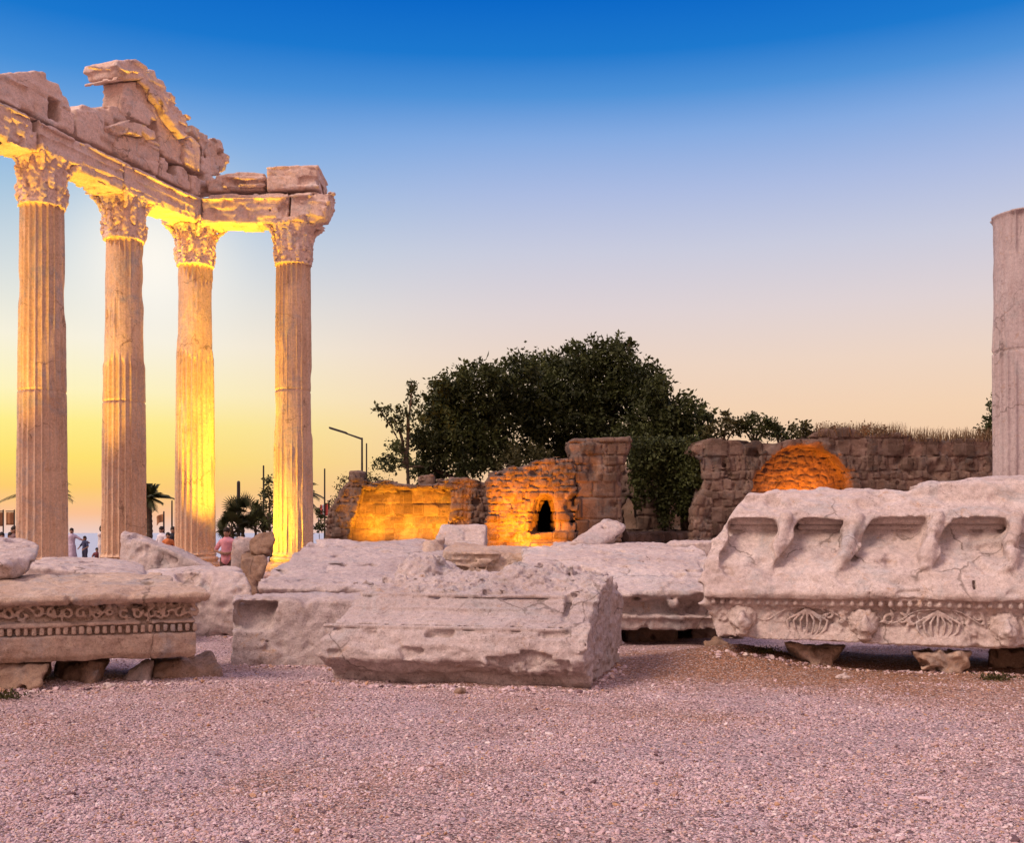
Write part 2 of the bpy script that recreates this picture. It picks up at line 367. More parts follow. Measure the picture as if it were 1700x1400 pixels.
# ---------------------------------------------------------------- ground, gravel, sea
def gh(x, y):
    "height of the ground"
    x, y = np.asarray(x, float), np.asarray(y, float)
    p = np.stack([x.ravel(), y.ravel(), 0*x.ravel()], 1)
    z = (.035*fbm(p*.45, 3)+.012*fbm(p*2.1, 2)).reshape(x.shape)
    z = z+.72*sstep(25, 32, y)*sstep(-9, -3, x+0*y)                       # the terrace in front of the ruins
    z = z+.17*np.exp(-(((x-2.55)/.75)**2+((y-11.9)/.75)**2))               # earth heaped by the block with the brackets
    z = z-3.0*sstep(62, 80, y)*(1-sstep(-4, 14, x+0*y))                    # down to the sea
    return z
def ground():
    u = np.linspace(-1, 1, 420); xs = 9*np.sinh(u*7.0)/np.sinh(1)/40*9
    v = np.linspace(0, 1, 520); ys = -60+0*v; ys = np.concatenate([np.linspace(-200, 1.5, 30), 1.5*(7000/1.5)**np.linspace(0, 1, 470)**1.0])
    X, Yy = np.meshgrid(xs, ys); Z = gh(X, Yy)
    n, m = X.shape; vs = np.stack([X, Yy, Z], -1).reshape(-1, 3); i = np.arange(n*m).reshape(n, m)
    q = np.stack([i[:-1, :-1], i[:-1, 1:], i[1:, 1:], i[1:, :-1]], -1).reshape(-1, 4)
    t = NT('pink_grit'); big = t.noise(.33, 5, .6, .5); mid = t.noise(1.7, 6, .65)
    c = t.mix(t.rng(mid, .3, .7), (.51, .345, .34), (.61, .44, .44))
    c = t.mix(t.rng(big, .47, .64, 0, .85), c, (.43, .225, .135))
    mp = t.N.new('ShaderNodeMapping'); mp.inputs['Scale'].default_value = (.34, .72, 1); t.L.new(t.co, mp.inputs[0]); sp = t.N.new('ShaderNodeVectorMath'); sp.operation = 'DISTANCE'; t.L.new(mp.outputs[0], sp.inputs[0]); sp.inputs[1].default_value = (1.15, 8.28, 0)
    c = t.mix(t.rng(t.math('ADD', sp.outputs['Value'], t.math('MULTIPLY', mid, 1.6)), 1.55, 2.5, .92, 0), c, (.37, .18, .095))
    v1 = t.N.new('ShaderNodeTexVoronoi'); v1.inputs['Scale'].default_value = 58; t.L.new(t.co, v1.inputs['Vector'])
    cs = t.N.new('ShaderNodeSeparateColor'); t.L.new(v1.outputs['Color'], cs.inputs[0])
    c = t.mix(1, c, t.grey(t.rng(cs.outputs[0], 0, 1, .50, 1.35)), 'MULTIPLY')
    c = t.mix(t.rng(cs.outputs[1], .80, .84, 0, .85), c, (.13, .08, .07)); c = t.mix(t.rng(cs.outputs[2], .86, .9, 0, .7), c, (.66, .57, .54))
    c = t.mix(1, c, t.grey(t.rng(t.noise(7, 6, .7), .3, .7, .82, 1.12)), 'MULTIPLY')
    t.L.new(c, t.b.inputs['Base Color']); t.b.inputs['Roughness'].default_value = .95
    nb = t.bump(t.math('SUBTRACT', 1, v1.outputs['Distance']), 1.0, .02); nb = t.bump(t.noise(9, 7, .7), .6, .05, nb)
    t.L.new(nb, t.b.inputs['Normal'])
    tag(link('ground', mesh_np('ground', vs, q), t.m), 'pinkish gritty ground of the excavation', kind='structure')
    # sea
    t = NT('sea_water'); t.b.inputs['Base Color'].default_value = (.42, .47, .55, 1); t.b.inputs['Roughness'].default_value = .55; t.b.inputs['Specular IOR Level'].default_value = .5  # paled base colour, with the haze over the water painted into it
    t.L.new(t.bump(t.noise(.8, 4, .6, 0, None, (1, .25, 1)), .5, .3), t.b.inputs['Normal'])
    me = bpy.data.meshes.new('sea'); me.from_pydata([(-9000, 66, -1.1), (9000, 66, -1.1), (9000, 9000, -1.1), (-9000, 9000, -1.1)], [], [(0, 1, 2, 3)])
    tag(link('sea', me, t.m), 'pale calm sea beyond the temple', kind='structure')
ground()

def gravel():
    pts = []
    for y0, y1, den in ((4.55, 6.2, 5200), (6.2, 8.2, 3500), (8.2, 10.5, 2000), (10.5, 13.5, 900)):
        n = int(den*(y1-y0)*(y0+y1)*.56); y = RNG.uniform(y0, y1, n); x = RNG.uniform(-.56, .56, n)*y; pts.append(np.stack([x, y], 1))
    p = np.concatenate(pts); p3 = np.stack([p[:, 0], p[:, 1], 0*p[:, 0]], 1)
    keep = RNG.random(len(p)) < .30+.95*sstep(-.35, .35, fbm(p3*.9, 3)); soil = np.hypot((p[:, 0]-3.4)*.34, (p[:, 1]-11.5)*.72); keep &= RNG.random(len(p)) > .85*sstep(1.5, .8, soil); p = p[keep]; n = len(p)
    s = np.exp(RNG.normal(0, .42, n))*.0046; big = RNG.random(n) < .003; s[big] *= RNG.uniform(1.6, 2.6, big.sum()); s = np.clip(s, .0025, .024)
    ex, es = [], []                                    # chips and crumbs gathered along the feet of the blocks
    for (x0, y0), (x1, y1), k in (((-2.1, 10.25), (.75, 9.72), 420), ((-5.0, 9.5), (-2.9, 10.1), 300), ((2.2, 11.6), (5.4, 10.7), 380), ((-3.1, 11.5), (-1.9, 11.3), 160), ((.75, 9.75), (1.2, 11.4), 160), ((-4.4, 14.8), (-3.9, 14.7), 60)):
        t_ = RNG.random(k); w_ = RNG.normal(0, .10, k); ex.append(np.stack([x0+(x1-x0)*t_+w_*.3, y0+(y1-y0)*t_-np.abs(w_)+.05], 1)); es.append(np.exp(RNG.normal(0, .5, k))*.011)
    p = np.concatenate([p]+ex); s = np.concatenate([s, np.clip(np.concatenate(es), .005, .032)]); n = len(p)
    z = gh(p[:, 0], p[:, 1])+s*.25
    me = bpy.data.meshes.new('gravel'); me.vertices.add(n); me.vertices.foreach_set('co', np.stack([p[:, 0], p[:, 1], z], 1).astype(np.float32).ravel())
    a = me.attributes.new('rot', 'FLOAT_VECTOR', 'POINT'); a.data.foreach_set('vector', np.stack([RNG.normal(0, .35, n), RNG.normal(0, .35, n), RNG.uniform(0, 6.28, n)], 1).astype(np.float32).ravel())
    a = me.attributes.new('scl', 'FLOAT_VECTOR', 'POINT'); a.data.foreach_set('vector', (s[:, None]*np.stack([RNG.uniform(.8, 1.7, n), RNG.uniform(.7, 1.2, n), RNG.uniform(.45, .85, n)], 1)).astype(np.float32).ravel())
    a = me.attributes.new('kind', 'INT', 'POINT'); a.data.foreach_set('value', RNG.integers(0, 4, n).astype(np.int32))
    t = NT('gravel_pebble'); oi = t.N.new('ShaderNodeObjectInfo'); rp = t.N.new('ShaderNodeValToRGB'); t.L.new(oi.outputs['Random'], rp.inputs[0]); rp.color_ramp.interpolation = 'CONSTANT'
    cols = [(.59, .43, .445), (.64, .475, .48), (.55, .40, .41), (.52, .38, .39), (.58, .40, .385), (.46, .32, .31), (.58, .44, .42), (.38, .24, .21), (.52, .38, .39), (.66, .53, .52), (.13, .08, .09), (.54, .38, .32), (.60, .45, .46), (.36, .27, .30), (.68, .58, .56), (.46, .27, .17), (.22, .14, .15), (.52, .38, .40)]
    e = rp.color_ramp.elements
    for i, c in enumerate(cols):
        el = e[i] if i < 2 else e.new(i/len(cols))
        el.position = i/len(cols); el.color = (*c, 1)
    c = t.mix(1, rp.outputs[0], t.grey(t.rng(t.noise(2.2, 4), .3, .7, .8, 1.15)), 'MULTIPLY'); t.L.new(c, t.b.inputs['Base Color'])
    ob = tag(link('gravel', me, t.m), 'loose pale pink gravel scattered over the ground', 'gravel', kind='stuff')
    g = bpy.data.node_groups.new('scatter_pebbles', 'GeometryNodeTree'); g.interface.new_socket('Geometry', in_out='INPUT', socket_type='NodeSocketGeometry'); g.interface.new_socket('Geometry', in_out='OUTPUT', socket_type='NodeSocketGeometry')
    N, L = g.nodes, g.links; gi = N.new('NodeGroupInput'); go = N.new('NodeGroupOutput')
    inst = N.new('GeometryNodeInstanceOnPoints'); L.new(gi.outputs[0], inst.inputs['Points'])
    gj = N.new('GeometryNodeGeometryToInstance')
    for k in range(4):
        ico = N.new('GeometryNodeMeshIcoSphere'); ico.inputs['Radius'].default_value = 1; ico.inputs['Subdivisions'].default_value = 2 if k < 2 else 1
        sp = N.new('GeometryNodeSetPosition'); L.new(ico.outputs['Mesh'], sp.inputs['Geometry'])
        ns = N.new('ShaderNodeTexNoise'); ns.noise_dimensions = '4D'; ns.inputs['W'].default_value = 3.3*k; ns.inputs['Scale'].default_value = .9
        vm = N.new('ShaderNodeVectorMath'); vm.operation = 'SUBTRACT'; L.new(ns.outputs['Color'], vm.inputs[0]); vm.inputs[1].default_value = (.5, .5, .5)
        v2 = N.new('ShaderNodeVectorMath'); v2.operation = 'SCALE'; L.new(vm.outputs[0], v2.inputs[0]); v2.inputs['Scale'].default_value = 1.5; L.new(v2.outputs[0], sp.inputs['Offset'])
        sm = N.new('GeometryNodeSetMaterial'); sm.inputs['Material'].default_value = t.m; L.new(sp.outputs[0], sm.inputs['Geometry']); L.new(sm.outputs[0], gj.inputs[0])
    L.new(gj.outputs[0], inst.inputs['Instance']); inst.inputs['Pick Instance'].default_value = True
    def at(nm, ty):
        a = N.new('GeometryNodeInputNamedAttribute'); a.data_type = ty; a.inputs['Name'].default_value = nm; return a.outputs['Attribute']
    L.new(at('kind', 'INT'), inst.inputs['Instance Index']); L.new(at('scl', 'FLOAT_VECTOR'), inst.inputs['Scale'])
    er = N.new('FunctionNodeEulerToRotation'); L.new(at('rot', 'FLOAT_VECTOR'), er.inputs[0]); L.new(er.outputs[0], inst.inputs['Rotation'])
    L.new(inst.outputs[0], go.inputs[0]); md = ob.modifiers.new('scatter', 'NODES'); md.node_group = g
gravel()
# ---------------------------------------------------------------- the temple: four columns and what they carry
G_COL = 'standing columns of the temple'
TOPZ = EYE+(HOR-371)/FPX*27.6
Zc = [27.6*(HOR-371)/(HOR-257), 27.6*(HOR-371)/(HOR-322), 27.6, 27.5]
COLP = [np.array(((px-850)/FPX*z, z)) for px, z in zip((70, 206, 324, 487), Zc)]
ROW = (COLP[2]-COLP[0]); ROW /= np.linalg.norm(ROW); ROWA = math.atan2(ROW[1], ROW[0])   # along the long row, away from the camera
BAS, FLB = .46, .93                                                                          # top of the step, foot of the flutes
CAPB = EYE+(HOR-441)/FPX*27.6                                                                # foot of the capitals
def ao(p): return COLP[2]
def to_row(w):
    d = w[:2]-COLP[2]; return np.array((d @ ROW, d @ np.array((-ROW[1], ROW[0])), w[2]))
def row_px(px, py, n):
    "the point (s, z) of the plane n metres before the row's middle that the photograph shows at (px, py)"
    dr = np.array(((px-850)/FPX, 1, (HOR-py)/FPX)); nn = np.array((-ROW[1], ROW[0])); c = nn @ COLP[2]
    t = (c-n)/(nn @ dr[:2]); w = np.array((0, 0, EYE))+dr*t; return to_row(w)[[0, 2]]

def shaft_mesh(seed, r0, r1, z0, z1, worn_from, amount, joints=()):
    nt, nz, nf = 264, 260, 22; th = np.linspace(0, 2*np.pi, nt, endpoint=False); zz = np.linspace(0, 1, nz)
    T, H = np.meshgrid(th, zz); r = r0+(r1-r0)*H**1.25; flu = np.abs(np.sin(T*nf/2)); dep = .064*(1-(1-flu)**2.0)
    ends = sstep(0, .012, H)*sstep(1, .985, H); z = z0+(z1-z0)*H
    p = np.stack([np.cos(T)*.5, np.sin(T)*.5, z*.22], -1).reshape(-1, 3)+seed*9.7
    e = fbm(p*1.6, 4).reshape(T.shape); w = sstep(-.22, .25, e-.45+amount*sstep(worn_from[0]-.05, worn_from[0]+.05, H)*sstep(worn_from[1]+.04, worn_from[1]-.04, H))
    rr = r-dep*ends*(1-.93*w)-w*(.036+.008*fbm(p*5, 3).reshape(T.shape))-.018*sstep(.25, .8, fbm(p*2.3+5, 3)).reshape(T.shape)
    rr += .004*fbm(p*14, 2).reshape(T.shape)+.03*sstep(.012, 0, H)+.03*sstep(.99, 1, H)
    for j in joints: rr -= .028*np.exp(-((z-j)/.018)**2)
    v = np.stack([np.cos(T)*rr, np.sin(T)*rr, z], -1).reshape(-1, 3); i = np.arange(nt*nz).reshape(nz, nt); k = np.roll(i, -1, 1)
    q = np.stack([i[:-1], k[:-1], k[1:], i[1:]], -1).reshape(-1, 4)
    n0 = len(v); v = np.concatenate([v, [[0, 0, z0], [0, 0, z1]]])
    capq = np.concatenate([np.stack([k[0], i[0], i[0]*0+n0, i[0]*0+n0], 1), np.stack([i[-1], k[-1], i[0]*0+n0+1, i[0]*0+n0+1], 1)])
    tri = np.concatenate([capq[:, :3]]); 
    me = bpy.data.meshes.new('shaft'); 
    me.vertices.add(len(v)); me.vertices.foreach_set('co', v.astype(np.float32).ravel())
    li = np.concatenate([q.ravel(), tri.ravel()]); me.loops.add(len(li)); me.loops.foreach_set('vertex_index', li.astype(np.int32))
    st = np.concatenate([np.arange(len(q))*4, len(q)*4+np.arange(len(tri))*3]); tot = np.concatenate([np.full(len(q), 4), np.full(len(tri), 3)])
    me.polygons.add(len(st)); me.polygons.foreach_set('loop_start', st.astype(np.int32)); me.polygons.foreach_set('loop_total', tot.astype(np.int32))
    me.polygons.foreach_set('use_smooth', np.ones(len(st), bool)); me.update(); me.validate(); return me

def capital(seed, z0, z1, broken=()):
    H = z1-z0; a = [turn([(0, 0), (.47, 0), (.47, .03*H), (.455, .06*H), (.46, .4*H), (.49, .70*H), (.60, .9*H), (0, .9*H)])]
    a.append(turn([(.40, -.05), (.475, -.05), (.492, -.02), (.475, .01), (.40, .02)]))
    for i in range(8):
        t = i*math.pi/4; 
        for tt, zb, zt, rr in ((t, .05, .38, .51), (t+math.pi/8, .30, .68, .545)):
            c, s = math.cos(tt), math.sin(tt); L = []
            for u in np.linspace(0, 1, 6):
                r_ = .455+(rr-.455)*u**2.2; z_ = (zb+(zt-zb)*min(u*1.12, 1)-(.05*max(0, u-.85)/.15))*H
                L.append((c*r_, s*r_, z_))
            a.append(cap(L, [.06, .075, .075, .07, .06, .045]))
    ab = []
    for i in range(4):
        t = math.pi/4+i*math.pi/2; c, s = math.cos(t), math.sin(t)
        if i not in broken: a.append(cap([(c*.52, s*.52, .62*H), (c*.60, s*.60, .77*H), (c*.74, s*.74, .87*H)], [.05, .055, .06]))
    q = .66; n = 10; out = []
    for i in range(4):
        t = math.pi/4+i*math.pi/2; t2 = t+math.pi/2; A = np.array((math.cos(t), math.sin(t)))*.88; B = np.array((math.cos(t2), math.sin(t2)))*.88
        mid = np.array((math.cos(t+math.pi/4), math.sin(t+math.pi/4)))
        for k in range(n): u = k/n; out.append(A+(B-A)*u-mid*.12*4*u*(1-u))
    class abacus:
        def __init__(s): s.lo = np.array((-.95, -.95, .86*H)); s.hi = np.array((.95, .95, H))
        def __call__(s, x, y, z): return softmax_([poly2(x, y, out)+0*z, .88*H-z+0*(x+y), z-H+0*(x+y)], .01)
    cuts = [ball((math.cos(math.pi/4+i*math.pi/2)*1.0, math.sin(math.pi/4+i*math.pi/2)*1.0, .93*H), (.26, .26, .22)) for i in broken]
    AB = solid([abacus()], cuts, h=.024, wear=worn(seed+3, .010, 2.2, .016, 12, .03))
    return AB, solid(a, cuts, h=.024, wear=worn(seed, .014, 2.2, .030, 15, .03), k=.02)

def column(i, label, worn_from, amount, broken, joints=()):
    x, y = COLP[i]; root = empty('temple_column', (x, y, BAS), label, 'column', G_COL)
    off = np.array((0, 0, -BAS))
    base = solid([box(-.68, .68, -.68, .68, 0, .14), turn([(0, .13), (.66, .14), (.69, .19), (.66, .24), (.57, .26), (.56, .29), (.60, .31), (.62, .34), (.59, .38), (.53, .40), (.53, .46), (0, .46)])], h=.028, wear=worn(20+i, .02, 1.5, .01, 8, .05))
    me = mesh_np('base', base[0], base[1]); link('base', me, M_COLUMN, root, (0, 0, 0), ROWA)
    sm = shaft_mesh(30+i, .535, .455, FLB-.03-BAS, CAPB-BAS, worn_from, amount, joints); link('shaft', sm, M_COLUMN, root)
    AB, (v, q) = capital(40+i, 0, TOPZ-CAPB, broken); cp = link('capital', mesh_np('capital', v, q), M_TEMPLE, root, (0, 0, CAPB-BAS), ROWA); link('abacus', mesh_np('abacus', *AB), M_TEMPLE, cp)
column(0, 'tallest fluted column, nearest of the four under the architrave, with a ring joint halfway', (.52, .80), .5, (1,), (4.6-BAS,))
column(1, 'fluted column worn smooth above mid-height, under the pediment block', (.60, .97), 1.0, (0,), (4.7-BAS,))
column(2, 'corner column glowing amber at mid-height where the two beams meet', (.68, .94), .95, ())
column(3, 'end column with the brightest yellow floodlight patch low on its shaft', (.35, .95), .38, (2,), (5.3-BAS,))

def steps():
    # the low stone platform under the columns, an L of long blocks
    e = 1.0; S = lambda a, b, n0, n1: [np.append(COLP[2]+ROW*s+np.array((-ROW[1], ROW[0]))*n, z) for s in (a, b) for n in (n0, n1) for z in (-.1, BAS)]
    a = hull(S(-9.5, 1.0, -1.0, 1.0)); x0 = COLP[2][0]; x1 = COLP[3][0]; yy = COLP[3][1]
    b = hull([(x, y, z) for x in (x0-.3, x1+1.05) for y in (yy-1.0, yy+1.0) for z in (-.1, BAS+.004)])
    c = hull([(x, y, z) for x in (P(424, 0, 26.3)[0], x1+1.45) for y in (yy-1.45, yy-.9) for z in (-.1, BAS-.03)])
    v, q = solid([a, b, c], h=.06, wear=worn(3, .03, 1.1, .012, 7, .05)); put('temple_platform', 'low stone platform carrying the four standing columns', 'platform', v, q, M_TEMPLE, base=(x0, yy, 0))
steps()

GROOVE = {'frieze block with a square dark socket at the open end of the row': [((60, 150), (61, 196)), ((0, 132), (60, 152)), ((60, 152), (118, 186))],
  'rough upright pier stone under the peak block': [((223, 150), (223, 178)), ((206, 168), (256, 170)), ((228, 136), (262, 200))],
  'violet-grey smooth block between the socketed frieze and the pediment': [((128, 181), (168, 180)), ((168, 180), (188, 230))],
  'large square tympanum block above the smooth-topped column': [((228, 232), (228, 262)), ((228, 260), (264, 268))],
  'sloping tympanum block under the raking cornice': [((265, 208), (300, 232)), ((283, 222), (284, 266))],
  'weathered end block closing the pediment above the corner': [((352, 226), (352, 288)), ((336, 258), (378, 264))],
  'long orange raking cornice stone descending from the peak': [((266, 150), (284, 152)), ((256, 138), (312, 224))]}
def broken_face(seed, a, chips):
    w0 = worn(seed, a, 1.2, .010, 9, chips); r = np.random.default_rng(seed); big = r.uniform(.02, .055)
    def f(p):
        q = p+.05*np.stack([perlin(p*3.1+seed), 0*p[:, 0], perlin(p*3.1-seed)], 1)
        c = [np.floor(q[:, 0]/.52+.37*np.floor(q[:, 2]/.21)), np.floor(q[:, 2]/.21)]
        st = hash01(c[0], c[1], c[0]*0+seed); st = np.where(st > .62, (st-.62)/.38, 0)
        return w0(p)+.010+big*1.7*st+.014*perlin(p*np.array((1.1, 2.5, 11))+seed)+.010*perlin(p*np.array((3, 6, 30)))
    return f
def row_block(name, label, poly, n0=.45, n1=-.45, cuts=(), seed=1, cat='stone block', h=.04, mat=None, group='blocks on top of the temple columns', lines=(), a=.010, chips=.03, adds=()):
    "a block of the long row: outline in pixels on its inner face, n0 metres before the row's middle"
    q = [row_px(px, py, n0) for px, py in poly]; q = np.array(q)
    if np.sum(q[:, 0]*np.roll(q[:, 1], -1)-np.roll(q[:, 0], -1)*q[:, 1]) < 0: q = q[::-1]
    cs = []
    for cpoly, d in cuts: cs.append(slab([row_px(px, py, n0) for px, py in cpoly], 'y', -n0-.2, -n0+d, .004))
    for g in GROOVE.get(label, ()): cs.append(cap([(*row_px(*g[0], n0)[:1], -n0, row_px(*g[0], n0)[1]), (row_px(*g[1], n0)[0], -n0, row_px(*g[1], n0)[1])], .030))
    ex = []
    for (p0, p1, rr, dp) in lines: # mouldings
        A, B = row_px(*p0, n0), row_px(*p1, n0); ex.append(cap([(A[0], -n0+dp, A[1]), (B[0], -n0+dp, B[1])], rr))
    for apoly, m0, m1 in adds: ex.append(slab([row_px(px, py, m0) for px, py in apoly], 'y', -m0, -m1, .01))
    v, qq = solid([slab(q, 'y', -n0, -n1)]+ex, cs, h=h, wear=broken_face(seed, a, chips))
    s0 = v.mean(0); 
    o = np.array((v[:, 0].mean(), v[:, 1].mean(), v[:, 2].min())); me = mesh_np(name, v-o, qq)
    w = COLP[2]+ROW*o[0]+np.array((-ROW[1], ROW[0]))*o[1]
    return tag(link(name, me, mat or M_TEMPLE, None, (w[0], w[1], o[2]), ROWA), label, cat, group)
top = lambda x: 166+.486*x
G_ARCH = 'architrave beams over the columns'
def arch_lines(x0, x1):
    return [((x0, top(x0)+8), (x1, top(x1)+7), .055, -.03), ((x0, top(x0)+24), (x1, top(x1)+19), .032, -.01), ((x0, top(x0)+40), (x1, top(x1)+33), .03, -.005)]
row_block('architrave_beam', 'architrave beam running off the picture above the nearest column', [(-75, top(-75)), (64, top(64)), (64, 255), (-75, 197)], seed=51, cat='architrave', group=G_ARCH, lines=arch_lines(-75, 62))
row_block('architrave_beam', 'middle architrave beam between the nearest column and the smooth-topped column', [(65.5, top(65)), (206, top(206)), (206, 318), (65.5, 256)], seed=52, cat='architrave', group=G_ARCH, lines=arch_lines(67, 205), h=.035)
row_block('architrave_beam', 'architrave beam ending at the corner column, its underside lit yellow', [(207.5, top(207)), (326, 324), (345, 333), (345, 376), (207.5, 318.5)], seed=53, cat='architrave', group=G_ARCH, lines=arch_lines(209, 326), h=.035)
u = lambda x: top(x)-1.2
row_block('frieze_block', 'frieze block with a square dark socket at the open end of the row', [(-60, u(-60)), (126, u(126)), (126, 188), (118, 184), (117, 160), (106, 156), (100, 138), (80, 130), (78, 118), (60, 113), (0, 120), (-60, 108)], .38, -.38, [([(83, 160), (100, 168), (100, 202), (83, 193)], .5)], seed=54, lines=[((-60, 117), (60, 150), .04, -.01), ((60, 150), (118, 185), .03, 0)])
row_block('frieze_block', 'violet-grey smooth block between the socketed frieze and the pediment', [(127.5, u(127)), (212, u(212)), (212, 196), (200, 176), (168, 172), (137, 172), (127.5, 180)], .34, -.38, seed=55)
row_block('pediment_block', 'topmost overhanging cornice block at the peak of the pediment', [(196, 133), (193, 108), (196, 98), (226, 97), (249, 111), (247, 131), (225, 133)], .60, -.40, seed=56, h=.035, lines=[((146, 112), (246, 120), .05, -.02)])
row_block('pediment_block', 'rough upright pier stone under the peak block', [(205, 134), (231, 134), (252, 160), (264, 196), (262, 212), (215, 197), (200, 200), (202, 170)], .42, -.22, seed=57, a=.03, chips=.10)
row_block('pediment_block', 'thin projecting ledge course crossing the pediment', [(184, 208), (215, 197), (263, 213), (264, 234), (214, 222), (205, 226), (186, 219)], .56, .10, seed=58, chips=.1)
row_block('pediment_block', 'large square tympanum block above the smooth-topped column', [(192, u(192)), (192, 222), (204, 222), (263, 234), (267, 256), (264, u(264))], .38, -.40, seed=59, lines=[((235, 228), (262, 240), .05, -.01), ((235, 236), (262, 248), .04, -.01)])
row_block('pediment_block', 'sloping tympanum block under the raking cornice', [(265, 256), (264, 214), (253, 160), (233, 134), (304, 232), (306, 275)], .36, -.40, seed=60)
row_block('raking_cornice', 'long orange raking cornice stone descending from the peak', [(249, 113), (258, 114), (263, 128), (273, 131), (280, 150), (291, 153), (294, 170), (303, 177), (306, 190), (318, 203), (317, 222), (306, 231), (270, 182), (233, 133)], .58, -.45, seed=61, cat='cornice', h=.035, chips=.12)
row_block('raking_cornice', 'lower jagged raking cornice stone near the corner', [(294, 168), (304, 173), (308, 186), (319, 192), (322, 204), (333, 210), (334, 235), (319, 219), (319, 204)], .46, -.45, seed=62, cat='cornice', chips=.14)
row_block('pediment_block', 'small upright block catching yellow light at the foot of the raking cornice', [(307, 234), (318, 224), (334, 240), (334, 286), (309, 271)], .48, -.40, seed=63)
row_block('pediment_block', 'weathered end block closing the pediment above the corner', [(335, 287), (335, 240), (322, 216), (334, 213), (350, 220), (352, 226), (367, 231), (372, 238), (373, 252), (383, 258), (382, 291), (334, 290)], .40, -.45, seed=64, chips=.14, lines=[((334, 232), (371, 250), .05, -.02)])
row_block('frieze_block', 'low frieze block with a small dark window-like socket', [(264.5, u(264)), (266.5, 258), (306, 277), (317, 290), (317, u(317))], .36, -.40, [([(280, 268), (294, 275), (294, 291), (280, 284)], .5)], seed=65)
row_block('frieze_block', 'narrow blocks stump standing over the corner joint', [(318.5, 322), (318.5, 288), (333, 286), (334, 293), (340, 293), (341, 285), (358, 285), (359, 326), (326, 326)], .40, -.40, seed=66)
# the short return from the corner to the end column
def ret_block(name, label, poly, y0, y1, seed, cat='stone block', group='blocks on top of the temple columns', lines=(), chips=.03, a=.010, cuts=(), h=.035):
    Y = COLP[3][1]; q = np.array([P(px, py, Y+y0)[[0, 2]] for px, py in poly])
    if np.sum(q[:, 0]*np.roll(q[:, 1], -1)-np.roll(q[:, 0], -1)*q[:, 1]) < 0: q = q[::-1]
    ex = [cap([P(*p0, Y+y0+dp), P(*p1, Y+y0+dp)], rr) for p0, p1, rr, dp in lines]
    v, qq = solid([slab(q, 'y', Y+y0, Y+y1)]+ex, [slab([P(px, py, Y+y0)[[0, 2]] for px, py in c], 'y', Y+y0-.2, Y+y0+d, .004) for c, d in cuts], h=h, wear=broken_face(seed, a, chips))
    return put(name, label, cat, v, qq, M_TEMPLE, group)
ret_block('architrave_beam', 'short return beam from the corner column toward the end column', [(333, 327), (350, 322), (376, 320), (479.5, 319), (479.5, 372), (440, 371), (333, 372)], -.45, .45, 71, 'architrave', G_ARCH, [((336, 330), (478, 327), .05, -.03), ((336, 352), (478, 350), .02, 0), ((445, 362), (478, 362), .02, -.005)], .10)
ret_block('architrave_beam', 'end beam block flaring outward over the end column', [(481, 319), (530, 317), (550, 315), (549, 330), (542, 346), (534, 362), (520, 372), (481, 372)], -.48, .45, 72, 'architrave', G_ARCH, [((482, 325), (554, 322), .07, -.03), ((482, 336), (550, 334), .03, 0)], .08)
ret_block('frieze_block', 'rough broken course stone lying on the return beam', [(338, 319), (340, 296), (354, 296), (358, 290), (376, 286), (395, 284), (438, 286), (440, 317.5)], -.34, .4, 73, chips=.10, a=.03, lines=[((378, 296), (438, 297), .08, -.02), ((372, 310), (438, 309), .07, -.04)])
ret_block('frieze_block', 'smooth tan block lying on top of the beam end', [(442, 316), (441, 276), (470, 274), (529, 272), (530, 313)], -.50, 1.0, 74, chips=.02, a=.010)
# ---------------------------------------------------------------- fallen blocks in the foreground
def place(name, label, cat, vq, mat, origin, rz=0, group=None, tilt=0):
    o = link(name, mesh_np(name, *vq), mat, None, origin, rz); o.rotation_euler = (0, tilt, rz)
    return tag(o, label, cat, group)
def lx(px, py, o, rz, yl):
    "local x where the photograph's column px crosses the local plane y = yl"
    d = np.array(((px-850)/FPX, 1.)); n = np.array((-math.sin(rz), math.cos(rz))); t = (np.array(o[:2]) @ n+yl)/(d @ n); w = d*t-np.array(o[:2])
    return w @ np.array((math.cos(rz), math.sin(rz)))
class win:                       # a cutter/adder given by any function and its bounds
    def __init__(s, f, lo, hi): s.f, s.lo, s.hi = f, np.array(lo, float), np.array(hi, float)
    def __call__(s, x, y, z): return s.f(x, y, z)
def jag(seed, a):
    w0 = worn(seed, a, 1.2, .012, 9, .07, .008)
    def f(p):
        e = np.abs(perlin(p*1.9+seed*2.3))+.5*np.abs(perlin(p*4.1-seed)); return w0(p)+.05*sstep(.75, 1.05, e)-.02*np.abs(perlin(p*np.array((3, 3, 6))+seed))+.02*np.abs(perlin(p*8-seed))
    return f
G_FALL = 'fallen carved blocks around the temple'

